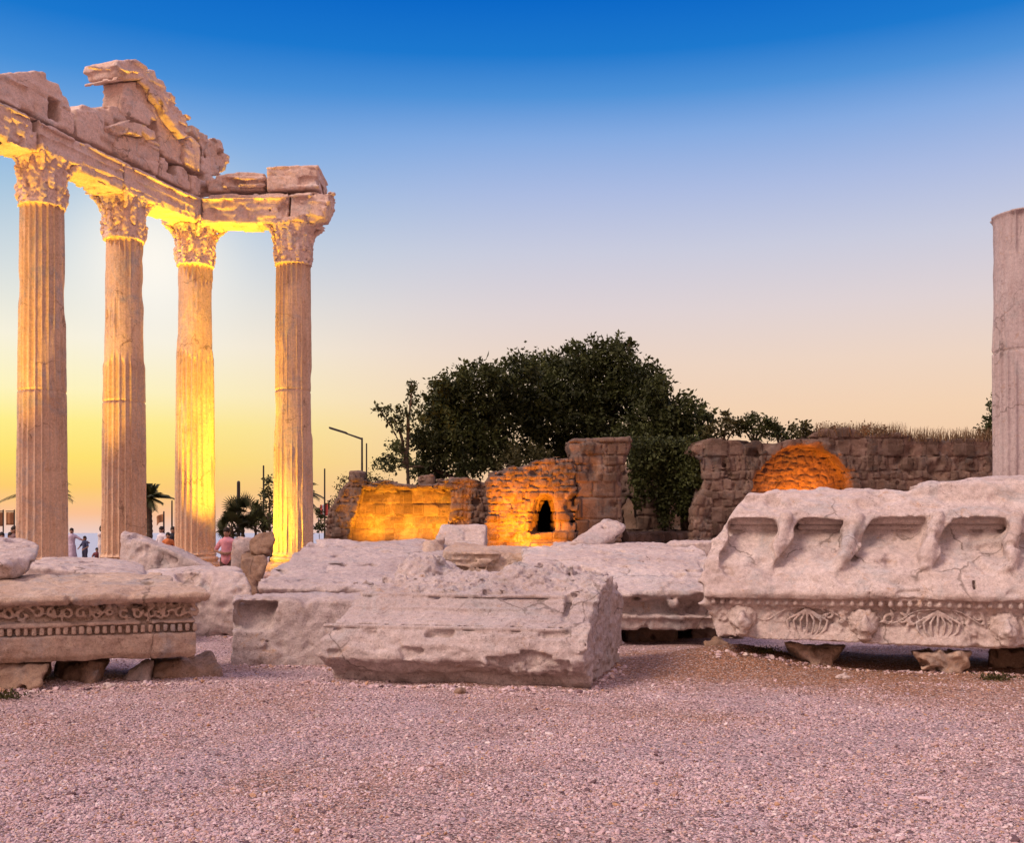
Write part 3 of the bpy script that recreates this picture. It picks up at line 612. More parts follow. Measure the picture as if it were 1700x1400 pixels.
def cornice_left():
    o = (-3.09, 10.34, 0); rz = R(20)
    prof = [(.04, .24), (-.01, .30), (-.025, .50), (.045, .512), (.045, .592), (-.035, .596), (-.035, .622), (.05, .645), (.075, .72), (.01, .80), (.2, .83), (1.2, .83), (1.25, .24)]
    crown = [(.0, .80), (-.085, .812), (-.115, .85), (-.10, .895), (.08, .94), (.5, 1.01), (1.15, 1.07), (1.25, .8)]
    adds = [slab(prof, 'x', -3.1, -.02), slab(crown, 'x', -3.1, .10, .02)]
    dent = [box(x, x+.042, -.034, .06, .514, .590, .004) for x in np.arange(-3.0, -.07, .070)]; nd = len(dent)
    rg = np.random.default_rng(5)
    dent += [('cut', ball((rg.uniform(-3.0, -.04), rg.uniform(.03, .07), rg.uniform(.645, .79)), rg.uniform(.010, .019))) for _ in range(150)]
    for x in np.arange(-2.98, -.05, .13):
        a = np.linspace(0, rg.uniform(3.5, 5.5), 9)*rg.choice((-1, 1)); r_ = .052-.006*np.abs(a); zc = .715+rg.uniform(-.02, .02)
        dent.append(cap(np.stack([x+r_*np.sin(a), .035-.03*np.abs(a)/5, zc+r_*np.cos(a)], 1), .017, .012))
        for _ in range(3):
            t_ = rg.uniform(0, 6.28); q = np.array((x+rg.uniform(-.05, .08), .03, zc+rg.uniform(-.05, .05))); dent.append(cap([q, q+np.array((.05*math.cos(t_), -.025, .05*math.sin(t_)))], .019, .009))
    cuts = [hull([(x, y, z) for x, y in ((.0, -.3), (.5, -.3), (-.55, 1.4), (.5, 1.4)) for z in (.0, .79)], .004), hull([(x, y, z) for x, y in ((.12, -.3), (.5, -.3), (-.5, 1.4), (.5, 1.4)) for z in (.7, 1.3)], .004),
            hull([(x, -.2, z) for x, z in ((.02, .2), (.02, .64), (-.10, .2))]+[(x, .6, z) for x, z in ((.02, .2), (.02, .64), (-.10, .2))], .004),
            cap([(-2.55, -.1, .22), (-2.40, .2, .22)], .07), cap([(-1.3, -.1, .20), (-.5, -.05, .225)], .05)]
    base = worn(81, .022, 1.4, .010, 8, .05)
    def wear(p):
        w = base(p); m = (p[:, 1] < .14)*sstep(.625, .65, p[:, 2])*sstep(.815, .79, p[:, 2])
        q = p*np.array((1, .6, 1)); leaf = np.abs(np.sin(p[:, 0]*24+3*perlin(q*5)))*.5+perlin(q*17)+.7*perlin(q*31)
        w = w+m*(.020*leaf+.025*sstep(.30, .55, perlin(q*26+4)))
        w = w-.02*sstep(.82, .86, p[:, 2])*fbm(p*np.array((2, 4, 7)), 3)
        return w
    cb = place('cornice_block', 'long cornice block with a leafy carved band above a row of small dentils', 'cornice', solid(adds, cuts, h=.015, wear=wear, fine=dent[nd:]), M_MARBLE_WARM, o, rz, G_FALL)
    link('dentil_row', mesh_np('dentil_row', *solid(dent[:nd], h=.011, wear=lambda p: .006*perlin(p*12))), M_MARBLE_WARM, cb)
cornice_left()

def front_block():
    o = (.62, 9.9, 0); rz = R(-12)
    prof = [(.22, -.06), (.17, .08), (.07, .14), (-.02, .19), (-.06, .24), (-.045, .33), (.02, .47), (.05, .515), (.09, .525), (.11, .56), (.20, .60), (.31, .66), (.41, .74), (.47, .815), (.53, .83), (.54, .865), (.62, .885), (1.0, 1.01), (1.45, 1.05), (1.70, 1.05), (1.9, .9), (1.95, -.06)]
    adds = [slab(prof, 'x', -3.0, .40, .02)]
    adds += [hull([(-2.5, .9, .9), (-1.6, .9, .9), (-2.45, 1.15, 1.20), (-1.85, 1.25, 1.29), (-2.28, 1.6, 1.30), (-1.80, 1.65, 1.31), (-1.5, 1.7, .9), (-2.5, 1.8, .9)], .05),
             hull([(-1.2, .9, .9), (-.15, .95, .9), (-1.0, 1.2, 1.16), (-.3, 1.15, 1.15), (-.95, 1.6, 1.22), (-.25, 1.6, 1.21), (-.12, 1.7, .9), (-1.2, 1.8, .9)], .05),
             hull([(-.25, .75, .8), (.16, .8, .8), (-.1, 1.0, 1.12), (.18, 1.1, 1.15), (-.05, 1.5, 1.17), (.24, 1.55, 1.12), (.25, 1.7, .8), (-.2, 1.8, .8)], .06)]
    L = lambda z: (z-.2)*.10
    cuts = [hull([(-3.4, -.4, -.3), (-2.78, -.4, -.3), (-1.98, 1.9, -.3), (-3.4, 1.9, -.3), (-3.4, -.4, 1.6), (-2.70, -.4, 1.6), (-1.9, 1.9, 1.6), (-3.4, 1.9, 1.6)], .01),
            hull([(.05, -.4, -.3), (.7, -.4, -.3), (.28, .5, -.3), (.18, 2.0, -.3), (.7, 2.0, -.3), (.10, -.4, 1.6), (.7, -.4, 1.6), (.38, .9, 1.6), (.34, 2.0, 1.6), (.7, 2.0, 1.6)], .01),
            hull([(-.20, .16, .56), (-.10, .16, .56), (-.20, .55, .70), (-.11, .6, .72), (-.2, .2, .92), (-.09, .2, .92), (-.19, .62, 1.0), (-.10, .62, 1.0)], .015),
            box(-1.06, -.84, .46, .60, .85, .90, .004), cap([(-.16, .5, .86), (-.05, .62, .88)], .05),
            hull([(-.92, -.2, .11), (-.02, -.2, .10), (-.88, -.2, .30), (-.02, -.2, .275), (-.92, .03, .13), (-.02, .04, .10), (-.88, .0, .29), (-.02, .01, .27)], .01),
            hull([(-2.8, -.2, .05), (-.9, -.2, .06), (-2.8, -.2, .20), (-1.9, -.2, .17), (-1.4, -.2, .235), (-.9, -.2, .20), (-2.8, .1, .05), (-.9, .1, .06), (-2.8, .02, .20), (-.9, .0, .2)], .01)]
    rg = np.random.default_rng(8)
    for _ in range(16): x = rg.uniform(-2.5, .1); a = rg.uniform(.05, .11); y, z = ((rg.uniform(-.06, -.02), rg.uniform(.22, .34)), (.04, .52), (.50, .85), (rg.uniform(1.0, 1.4), 1.16))[rg.integers(0, 4)]; cuts.append(hull([(x+a*dx*rg.uniform(.7, 1.9), y+a*dy*rg.uniform(.4, 1)-.02, z+a*dz*rg.uniform(.3, .8)) for dx in (-1, 1) for dy in (-1, 1) for dz in (-1, 1)], .006))
    cuts += [hull([(.05, .3, 1.0), (.5, .3, .8), (.05, .9, 1.25), (.5, .9, .9), (-.1, .3, 1.3), (.5, .3, 1.3), (.0, .9, 1.4), (.5, .9, 1.4)], .01), hull([(.16, 1.3, .9), (.5, 1.2, .7), (.2, 2, .8), (.5, 2, .6), (.1, 1.3, 1.4), (.5, 1.3, 1.4), (.0, 2, 1.4), (.5, 2, 1.4)], .01), hull([(-.02, -.3, .5), (.3, -.3, .4), (.06, .2, .7), (.4, .2, .6), (-.15, -.3, .9), (.3, -.3, .9), (-.05, .3, 1.0), (.4, .3, 1.0)], .01)]
    fine = [cap([(-2.62, .085, .545), (-.12, .085, .545)], .022), cap([(-2.35, .515, .845), (-.2, .515, .845)], .024), cap([(-2.45, .27, .625), (-.2, .27, .625)], .014), ('cut', cap([(-2.4, .575, .875), (-.2, .575, .875)], .020)), ('cut', box(-1.08, -.86, .48, .66, .845, .90, .004)), ('cut', cap([(-2.6, .13, .545), (-.15, .13, .55)], .016)), cap([(-2.4, .385, .715), (-.2, .385, .715)], .018), ('cut', cap([(-2.4, .33, .695), (-.2, .33, .695)], .013))]
    base = worn(82, .018, 1.3, .009, 8, .03)
    def wear(p):
        rough = sstep(.84, .90, p[:, 2])*sstep(.45, .55, p[:, 1]); end = sstep(-.02, .10, p[:, 0]-.12*p[:, 1])
        w = base(p)+np.maximum(rough, .7*end)*(.046*perlin(p*5+5)+.024*perlin(p*13+3)+.022*perlin(p*27)+.012*perlin(p*52))
        face = sstep(.53, .47, p[:, 2]); w = w+face*.018*fbm(p*np.array((3, 3, 9)), 3)+sstep(.30, .20, p[:, 2])*.030*fbm(p*np.array((5, 5, 5)), 3)
        low = (p[:, 0] > -.95)*sstep(.30, .26, p[:, 2])*sstep(.08, .12, p[:, 2]); w = w+low*.03*(perlin(p*16)+.5*perlin(p*34))
        w = w+.012*sstep(.5, .6, p[:, 2])*sstep(.86, .82, p[:, 2])*perlin(p*np.array((1.4, 22, 22)))
        return w
    place('moulded_block', 'big cornice block lying in front on the gravel with rough-picked top', 'carved block', solid(adds, cuts, h=.0165, wear=wear, k=.03, fine=fine), M_ROUGH, o, rz, G_FALL)
front_block()

def bracket_block():
    o = (2.13, 11.45, 0); rz = R(-15)
    prof = [(.16, .285), (.03, .29), (.0, .31), (.035, .40), (.075, .52), (.075, .64), (.03, .705), (.02, .715), (.02, .775), (-.045, .785), (-.06, .83), (-.05, .86), (.10, 1.08), (.30, 1.38), (.50, 1.68), (.60, 1.76), (.92, 1.97), (1.15, 2.02), (1.9, 1.5), (1.9, .3)]
    adds = [slab(prof, 'x', -.05, 4.4, .018), hull([(1.95, .80, 1.7), (2.45, .86, 2.10), (4.4, .86, 2.14), (4.4, .60, 1.76), (2.1, 1.2, 1.98), (2.5, 1.25, 2.16), (4.4, 1.3, 2.18), (4.4, 1.5, 1.6), (2, 1.5, 1.6)], .03)]
    X = lambda px, yl=.45: lx(px, 0, o, rz, yl)
    pb = np.array([(-.3, 1.05), (.11, 1.075), (.24, 1.15), (.44, 1.29), (.60, 1.42), (.70, 1.52), (.74, 1.58), (.68, 1.665), (.44, 1.665), (-.3, 1.67)])
    def bay(a, b, sh=.20, curve=0):
        a, b = X(a), X(b)
        return win(lambda x, y, z: softmax_([poly2(y, z, pb)+0*x, a+sh*(z-1.6)-.13*(1.6-z)-x+.02*np.sin(z*17+a*9)+0*y, x-(b+sh*(z-1.6)+.10*(1.6-z))+.018*np.sin(z*21+b*5)+curve*(1.6-z)**2+0*y], .02), (a-.2, -.3, 1.0), (b+.1, .7, 1.7))
    bays = [(1213, 1290, .12, .4), (1326, 1402, .34, 0), (1443, 1537, .36, 0), (1575, 1670, .30, 0), (1708, 1800, .30, 0)]
    for px in (1307, 1422, 1556, 1690): xr = X(px); adds.append(cap([(xr, .50, 1.66), (xr-.06, .38, 1.46), (xr-.15, .205, 1.22), (xr-.17, .16, 1.14)], [.085, .085, .095, .075]))
    cuts = [bay(*b) for b in bays]
    # the ends and the slanting underside
    cuts += [hull([(-.6, -.4, 0), (.30, -.4, 0), (.30, 2, 0), (-.6, 2, 0), (-.6, -.4, .70), (.04, -.4, .70), (.04, 2, .70), (-.6, 2, .70)], .02),
             hull([(-.6, -.4, .70), (.04, -.4, .70), (.04, 2, .70), (-.6, 2, .70), (-.6, -.4, .95), (-.02, -.4, .95), (-.02, 2, .95), (-.6, 2, .95)], .02),
             hull([(-.6, -.4, .95), (-.02, -.4, .95), (.0, 2, .95), (-.6, 2, .95), (-.6, -.4, 1.45), (.10, -.4, 1.45), (.1, 2, 1.45), (-.6, 2, 1.45)], .03),
             hull([(-.6, -.4, 1.40), (.08, -.4, 1.40), (.1, 2, 1.40), (-.6, 2, 1.40), (-.6, -.4, 2.2), (.62, -.4, 2.15), (.62, 2, 2.15), (-.6, 2, 2.2)], .03),
             hull([(-.4, -.4, .1), (4.6, -.4, .0), (-.4, 2, .1), (4.6, 2, .0), (-.4, -.4, .375), (4.6, -.4, .215), (-.4, 2, .375), (4.6, 2, .215)], .01)]
    crack = np.array([(X(1446, 0), 1.12), (X(1445, 0), .92), (X(1443, 0), .84), (X(1449, 0), .78), (X(1446, 0), .26)])
    F = []
    for b in bays:
        a, c = X(b[0])+.02, X(b[1])-.0; F += [cap([(a, .66, 1.64), (c, .66, 1.64)], .045), cap([(a, .72, 1.565), (c, .72, 1.565)], .035)]
    for i, x in enumerate(np.arange(.12, 4.3, .098)):       # egg and dart
        F += [ball((x, .010, .735), (.029, .032, .040)), ('cut', cap([(x+.049, -.035, .70), (x+.049, -.02, .765)], .013)), ('cut', cap([(x-.036, -.01, .765), (x-.034, .0, .70), (x, .005, .692), (x+.034, .0, .70), (x+.036, -.01, .765)], .0085))]
    F.append(cap([(.05, .01, .785), (4.4, .01, .785)], .016))
    yb = .050; rg = np.random.default_rng(6)
    for x in np.arange(.22, 4.3, .125):
        if min(abs(x-X(q, .05)) for q in (1232, 1340, 1434, 1557, 1668)) < .20: continue
        a = np.linspace(0, rg.uniform(3.2, 5.2), 9)*rg.choice((-1, 1)); r_ = .062-.008*np.abs(a); zc = .57+rg.uniform(-.05, .05)
        F.append(cap(np.stack([x+r_*np.sin(a), 0*a+.060, zc+r_*np.cos(a)], 1), .019, .012))
        for _ in range(4): t_ = rg.uniform(0, 6.28); q = np.array((x+rg.uniform(-.07, .07), .066, rg.uniform(.40, .66))); F.append(cap([q, q+np.array((.06*math.cos(t_), -.012, .06*math.sin(t_)))], .021, .009))
    def palmette(xc, s=1):
        out = []
        for k in (-3, -2, -1, 1, 2, 3):
            w = abs(k)*.068*s; out.append(cap([(xc+np.sign(k)*.008, yb, .665), (xc+k*.022*s, yb-.004, .63), (xc+np.sign(k)*w*1.05, yb-.008, .54), (xc+np.sign(k)*w*.95, yb-.008, .45), (xc+np.sign(k)*w*.55, yb, .365)], .0165))
        out += [cap([(xc, yb, .66), (xc, yb-.004, .40)], .020, .013)]
        for sg in (-1, 1):
            t = np.linspace(0, 1, 14); out.append(cap(np.stack([xc+sg*(.03+.50*t), 0*t+yb-.002, .685-.015*np.sin(t*3)-.13*t**1.6+.06*np.sin(t*6.3)*t], 1), .015, .011))
            a = np.linspace(0, 5.2, 14); rr = .055-.0085*a; out.append(cap(np.stack([xc+sg*(.16+rr*np.sin(a)), 0*a+yb-.002, .60+rr*np.cos(a)], 1), .011))
        return out
    def lion(xc, zc=.50):
        out = [ball((xc, .03, zc+.02), (.15, .12, .145)), ball((xc+.01, -.10, zc-.03), (.10, .09, .08)), cap([(xc, -.10, zc+.09), (xc, -.16, zc+.0)], .035, .045),
               ball((xc, -.08, zc-.12), (.075, .075, .05)), ('cut', cap([(xc-.05, -.19, zc-.075), (xc+.05, -.19, zc-.075)], .022)), ('cut', ball((xc-.07, -.115, zc+.055), (.024, .05, .017))), ('cut', ball((xc+.06, -.12, zc+.05), (.02, .05, .02)))] + [('cut', cap([(xc+.15*math.sin(a), -.10, zc+.03+.15*math.cos(a)), (xc+.21*math.sin(a), .05, zc+.03+.20*math.cos(a))], .012)) for a in np.linspace(-2.4, 2.4, 9)]
        for a in np.linspace(-2.5, 2.5, 13): out.append(cap([(xc+.12*math.sin(a), .0, zc+.03+.12*math.cos(a)), (xc+.18*math.sin(a), .065, zc+.03+.17*math.cos(a))], .030, .014))
        return out
    PAL = [palmette(X(px, .05)) for px in (1340, 1557)]; LIO = []
    for px, zc in ((1232, .53), (1434, .50), (1668, .48)):
        LIO.append(lion(X(px, .05), zc))
    # hidden joint line and small peg hole
    F += [('cut', cap([(a, -.06+max(0, (b-.86))*.7, b) for a, b in crack], .010)), ('cut', cap([(a, .05, b) for a, b in crack[2:]], .012)), ('cut', box(X(1618, 0)-.015, X(1618, 0)+.015, -.2, .10, .90, 1.0, .002))]
    b0 = worn(83, .018, 1.2, .010, 8, .045)
    base = lambda p: b0(p)+sstep(.78, .9, p[:, 2])*(.030*perlin(p*np.array((2.2, 3, 3))+8)+.016*perlin(p*np.array((4, 7, 9)))+.035*sstep(.3, .6, perlin(p*4.3+2)))
    def wear(p):
        w = base(p); top = sstep(1.72, 1.8, p[:, 2]); w = w+top*.014*fbm(p*np.array((2, 6, 6)), 3)
        carved = sstep(.715, .69, p[:, 2])*(p[:, 1] < .14); w = w+carved*(.010*perlin(p*24)+.022*(p[:, 1] < .0)*perlin(p*13))
        lft = sstep(.30, .0, p[:, 0]); return w+lft*.025*fbm(p*5, 2)
    bb = place('bracket_block', 'huge upturned cornice block with hollow panels between brackets and lion-head band', 'carved block', solid(adds, cuts, h=.0155, wear=wear, k=.02, fine=F), M_MARBLE, o, rz, G_FALL)
    for l in LIO:
        for q in l:
            f = q[1] if isinstance(q, tuple) else q
            for v_ in ((f.c,) if hasattr(f, 'c') else f.p): v_[1] += .045
            f.lo[1] += .045; f.hi[1] += .045
    for l in LIO: link('lion_head', mesh_np('lion_head', *solid([q for q in l if not isinstance(q, tuple)], h=.0125, k=.025, wear=lambda p: .010*perlin(p*15)+.008*perlin(p*31)+.012*np.abs(perlin(p*8)), fine=[q for q in l if isinstance(q, tuple)])), M_MARBLE, bb)
    for l in PAL: link('palmette', mesh_np('palmette', *solid(l, h=.0095, wear=lambda p: .005*perlin(p*20)+.004)), M_MARBLE, bb)
    # what it stands on
    def chunk(name, label, pts, seed, mat=M_DARKROCK, h=.02, cat='support stone', a=.05):
        return put(name, label, cat, *solid([hull([P(*p) for p in pts], .02)], h=h, wear=worn(seed, a, 2.6, .022, 9, .10)), mat, 'stones propping up the blocks')
    chunk('support_stone', 'carved chunk with a broken foot under the first palmette', [(1300, 1066, 11.6), (1398, 1076, 11.5), (1300, 1070, 12.4), (1392, 1074, 12.3), (1318, 1090, 11.6), (1372, 1098, 11.35), (1360, 1112, 11.3), (1330, 'g', 11.8), (1376, 'g', 11.45), (1350, 'g', 12.2)], 91, M_MARBLE_WARM, .016)
    chunk('support_stone', 'small tapering carved support under the second palmette', [(1508, 1078, 10.9), (1612, 1082, 10.8), (1515, 1082, 11.6), (1600, 1082, 11.5), (1545, 1108, 10.95), (1580, 1112, 10.85), (1536, 'g', 11.0), (1585, 'g', 10.9), (1560, 'g', 11.5)], 92, M_MARBLE_WARM, .016)
    chunk('support_stone', 'dark stone under the block beyond the second palmette', [(1640, 1080, 11.4), (1760, 1080, 11.3), (1640, 'g', 11.4), (1770, 'g', 11.3), (1650, 1060, 12.2), (1760, 1060, 12.2), (1640, 'g', 12.2), (1770, 'g', 12.2)], 93)
    return chunk
chunk = bracket_block()

chunk('support_stone', 'dark curved support stone at the edge under the leafy cornice', [(-60, 1095, 9.75), (84, 1098, 9.85), (-60, 'g', 9.7), (40, 'g', 9.6), (74, 1135, 9.62), (86, 1112, 9.8), (88, 1095, 10.6), (-60, 1095, 10.8), (70, 'g', 10.5), (-60, 'g', 10.8), (60, 1150, 9.62)], 94)
chunk('support_stone', 'narrow support stone between the curved one and the pale wedge', [(92, 1098, 10.4), (178, 1096, 10.1), (92, 'g', 10.45), (150, 'g', 9.95), (160, 1128, 9.98), (182, 1094, 10.7), (95, 1094, 10.9), (170, 'g', 10.6), (95, 'g', 10.9)], 95)
chunk('support_stone', 'pale triangular wedge of stone under the leafy cornice', [(246, 1092, 10.5), (252, 1096, 10.45), (198, 1126, 10.3), (250, 1129, 10.3), (200, 'g', 10.35), (252, 'g', 10.3), (250, 1092, 10.9), (215, 'g', 10.8), (252, 'g', 10.8)], 96, M_MARBLE)
chunk('support_stone', 'flat brown slab under the broken end of the leafy cornice', [(252, 1091, 10.55), (352, 1086, 10.75), (250, 1128, 10.4), (350, 1130, 10.45), (370, 1120, 10.5), (368, 1104, 10.55), (255, 'g', 10.45), (365, 'g', 10.5), (345, 1083, 11.2), (260, 1084, 11.4), (360, 'g', 11.2), (258, 'g', 11.3)], 97)

def block(name, label, hulls, seed, mat=M_MARBLE, h=.025, cuts=(), cat='stone block', group=G_FALL, wear=None, k=.008, extra=(), r=.007, a=.035):
    hs = [hull([P(*p) for p in q], r) for q in hulls]+list(extra)
    return put(name, label, cat, *solid(hs, cuts, h=h, wear=wear or jag(seed, a), k=k), mat, group)
block('angular_boulder', 'angular boulder with dark underside sitting on the leafy cornice', [[(-90, 905, 10.9), (-20, 893, 11.2), (22, 891, 11.2), (62, 902, 10.9), (67, 915, 10.7), (50, 945, 10.45), (28, 963, 10.35), (5, 962, 10.25), (-90, 966, 10.2), (-90, 925, 10.15), (0, 938, 10.1), (-90, 962, 11.4), (45, 955, 11.4), (60, 905, 11.5)]], 101, M_MARBLE, .02, cat='boulder', r=.012)
block('low_slab', 'low pale slab lying behind the leafy cornice block', [[(30, 940, 13.6), (62, 934, 13.8), (215, 950, 13.9), (240, 962, 13.8), (75, 924, 16), (200, 930, 16.2), (240, 940, 16), (30, 'g', 13.6), (240, 'g', 13.8), (60, 'g', 16), (240, 'g', 16)]], 102)
block('rounded_block', 'rounded worn block with a dark hollow behind the leafy cornice', [[(170, 966, 14.9), (300, 948, 15.2), (385, 948, 15.3), (408, 956, 15.2), (418, 978, 15.0), (416, 1000, 14.9), (398, 1042, 14.9), (180, 958, 15.8), (330, 939, 16.3), (392, 942, 16.2), (388, 'g', 14.95), (180, 'g', 14.9), (180, 'g', 16), (395, 'g', 16.2)]], 103, cuts=[hull([P(*p) for p in ((288, 957, 14.6), (342, 955, 14.6), (330, 984, 14.6), (292, 974, 14.6), (292, 952, 15.35), (338, 952, 15.35), (322, 976, 15.25), (296, 970, 15.3))], .03)])
block('wedge_block', 'pointed wedge-shaped block leaning in front of the corner column', [[(200, 890, 17.6), (206, 885, 17.8), (232, 887, 18), (290, 908, 17.8), (370, 945, 17.2), (205, 960, 17.4), (260, 905, 17.3), (360, 950, 17), (215, 886, 18.8), (300, 915, 18.8), (205, 'g', 17.5), (370, 'g', 17.2), (215, 'g', 18.8), (360, 'g', 18.6)]], 104, M_ROUGH)
nc = [hull([P(*p) for p in ((370, 994, 11.2), (474, 992, 11.2), (453, 1052, 11.2), (370, 1050, 11.2), (398, 998, 11.98), (462, 998, 11.98), (450, 1050, 11.80), (396, 1048, 11.80))], .02)]
block('notched_block', 'grey block with a rectangular notch beside the big front block', [[(388, 994, 11.75), (640, 990, 11.8), (386, 1000, 11.68), (640, 1000, 11.7), (384, 'g', 11.55), (640, 'g', 11.6), (384, 1085, 11.58), (390, 986, 12.7), (640, 983, 12.8), (390, 'g', 12.7), (640, 'g', 12.8)]], 105, M_ROUGH, .022, nc, a=.018)
flut = [cap([P(x, 996, 14.0), P(x+2, 985, 14.25)], .035) for x in range(438, 560, 9)]
pit = lambda px, py, Z, w: cap([P(px-w, py, Z), P(px+w, py+1, Z)], .07)
block('tilted_slab', 'wide tilted slab with oval pits behind the notched block', [[(424, 968, 14.2), (428, 978, 14.05), (640, 984, 14), (760, 975, 14.2), (432, 990, 14.15), (640, 997, 14.1), (518, 898, 17.6), (545, 895, 17.8), (720, 896, 17.7), (745, 905, 17.4), (770, 960, 15), (520, 960, 17.9), (740, 960, 17.9)], [(440, 985, 14.6), (760, 985, 14.6), (440, 'g', 14.6), (760, 'g', 14.6), (530, 930, 17.6), (750, 930, 17.6), (530, 'g', 17.6), (750, 'g', 17.6)]], 106, M_ROUGH, .028, flut+[pit(592, 911, 17.0, 10), pit(562, 941, 15.6, 8)])
block('panelled_block', 'pale grey block with a sunken panel below the glowing wall', [[(735, 873, 18.6), (808, 872, 18.6), (722, 902, 18.2), (806, 905, 18.2), (740, 871, 19.6), (808, 871, 19.6), (720, 'g', 18.2), (808, 'g', 18.2), (738, 'g', 19.6), (808, 'g', 19.6)]], 107, cuts=[hull([P(*p) for p in ((770, 880, 18.2), (800, 879, 18.2), (768, 898, 18), (799, 898, 18), (771, 881, 18.53), (799, 880, 18.53), (769, 897, 18.33), (798, 897, 18.33))], .01)])
block('upright_wedge', 'brown-faced stone standing on its edge behind the front block', [[(716, 896, 16.9), (740, 894, 17.2), (690, 930, 16.4), (714, 953, 16.2), (738, 912, 16.9), (700, 896, 17.6), (738, 893, 17.8), (690, 'g', 16.5), (725, 'g', 16.4), (735, 'g', 17.6), (695, 'g', 17.5)]], 108, M_MARBLE_WARM)
ln = [cap([P(735, y, 16.0), P(885, y+2, 16.2)], .05) for y in (914, 924, 934, 944)]
block('ribbed_block', 'long block with horizontal ribs lying below the lit doorway', [[(740, 908, 16.4), (760, 904, 16.7), (900, 914, 16.6), (732, 945, 16.0), (880, 950, 16.1), (738, 916, 16.0), (890, 922, 16.2), (760, 902, 17.6), (930, 910, 17.6), (732, 'g', 16), (880, 'g', 16.1), (760, 'g', 17.6), (930, 'g', 17.6)]], 109, M_MARBLE_WARM, .022, ln)
block('leaning_slab', 'lavender slab with a rounded end tilted up before the pillar', [[(940, 905, 18.2), (952, 900, 18.0), (1008, 858, 19.2), (1030, 866, 19.0), (1040, 879, 18.8), (1034, 886, 18.7), (985, 908, 18.0), (1000, 860, 19.7), (1036, 872, 19.6), (940, 925, 18.4), (985, 925, 18.2), (950, 925, 19.5), (1000, 925, 19.5)]], 110, M_MARBLE, .022, r=.03)
block('flat_slab', 'thin flat slab under the leaning lavender slab', [[(895, 912, 17.6), (1010, 905, 17.6), (1100, 909, 17.8), (895, 925, 17.4), (1120, 925, 17.4), (930, 902, 19.2), (1110, 903, 19.2), (895, 'g', 17.5), (1120, 'g', 17.5), (930, 'g', 19.2), (1110, 'g', 19.2)]], 111)
block('flat_slab', 'pale edged slab half hidden by the bracketed block', [[(1090, 909, 18.6), (1112, 901, 18.8), (1190, 900, 18.8), (1090, 'g', 18.6), (1200, 'g', 18.6), (1115, 898, 20), (1195, 898, 20), (1110, 'g', 20), (1195, 'g', 20)]], 112)
for lab, pts, sd in (('grey boulder beside the person in the pink top', [(386, 902, 24.0), (408, 892, 24.2), (428, 900, 24.2), (436, 940, 24), (382, 'g', 24), (444, 'g', 24), (394, 890, 25), (428, 896, 25), (384, 'g', 25), (444, 'g', 25)], 113),
                     ('brown boulder touching the end column', [(416, 900, 23.5), (432, 886, 23.6), (452, 883, 23.8), (458, 896, 23.5), (430, 924, 23.3), (450, 920, 23.4), (418, 915, 23.4), (430, 886, 24.5), (450, 888, 24.5), (418, 926, 24.4), (446, 924, 24.4)], 114),
                     ('low dark stone before the lit column base', [(400, 928, 22.9), (438, 922, 23), (446, 930, 23), (432, 952, 22.9), (396, 'g', 22.8), (419, 'g', 22.8), (402, 920, 24.2), (442, 918, 24.2), (398, 'g', 24.2), (422, 'g', 24.2)], 115)):
    block('boulder', lab, [pts], sd, M_DARKROCK if sd > 113 else M_MARBLE, .03, cat='boulder', group='boulders by the columns', a=.05)

def cornice_mid():
    o = (0, 13.6, 0)
    prof = [(.0, .20), (.0, .345), (-.04, .355), (-.045, .40), (.10, .42), (.13, .50), (.10, .575), (.0, .61), (-.07, .64), (-.10, .68), (-.07, .735), (.25, .82), (1.0, 1.03), (2.2, 1.20), (3.1, 1.29), (3.3, 1.1), (3.3, .2)]
    yy = .05
    adds = [slab(prof, 'x', .15, 3.0, .02)]
    ed = lambda px: (px-850)/FPX*13.55
    cuts = [ball((ed(1062), -.12, .60), (.30, .14, .085)), ball((ed(1172), -.12, .62), (.26, .14, .09)), cap([((ed(1137)), -.14, .78), ((ed(1137)), .1, .86)], .022), cap([(.9, .9, 1.03), (1.25, 1.15, 1.08)], .05), hull([(.6, 1.5, 1.05), (3.2, 1.4, 1.03), (.6, 1.56, 1.3), (3.2, 1.46, 1.3), (.6, 1.6, 1.3), (3.2, 1.5, 1.3), (.6, 1.6, 1.12), (3.2, 1.5, 1.10)], .004)]
    e1 = ed(1117); adds += [hull([(e1-.17, -.02, .68), (e1+.17, -.02, .68), (e1-.1, .08, .45), (e1+.1, .08, .45), (e1-.1, -.13, .62), (e1+.1, -.13, .62), (e1-.06, -.15, .52), (e1+.05, -.14, .50)], .03), ball((ed(1047), -.06, .66), (.14, .09, .06))]
    F = [('cut', ball((e1-.06, -.14, .55), .022)), ('cut', ball((e1+.05, -.14, .56), .02)), ('cut', cap([(e1-.07, -.12, .49), (e1+.07, -.12, .48)], .016))]
    place('cornice_block', 'flat-topped cornice block with a small lion head, between the two biggest blocks', 'cornice', solid(adds, cuts, h=.021, wear=worn(85, .03, 1.3, .018, 9, .08, .006), fine=F, k=.02), M_MARBLE, o, 0, G_FALL)
    chunk('support_stone', 'dark stone hidden in the gap under the lion-head cornice', [(1040, 1045, 14.3), (1120, 1045, 14.3), (1040, 'g', 14.3), (1120, 'g', 14.3), (1040, 1020, 16), (1120, 1020, 16), (1040, 'g', 16), (1120, 'g', 16)], 98, h=.03)
    chunk('support_stone', 'second dark stone in the gap, nearer the bracketed block', [(1150, 1045, 14.6), (1230, 1045, 14.6), (1150, 'g', 14.6), (1230, 'g', 14.6), (1150, 1020, 16), (1230, 1020, 16), (1150, 'g', 16), (1230, 'g', 16)], 99, h=.03)
cornice_mid()
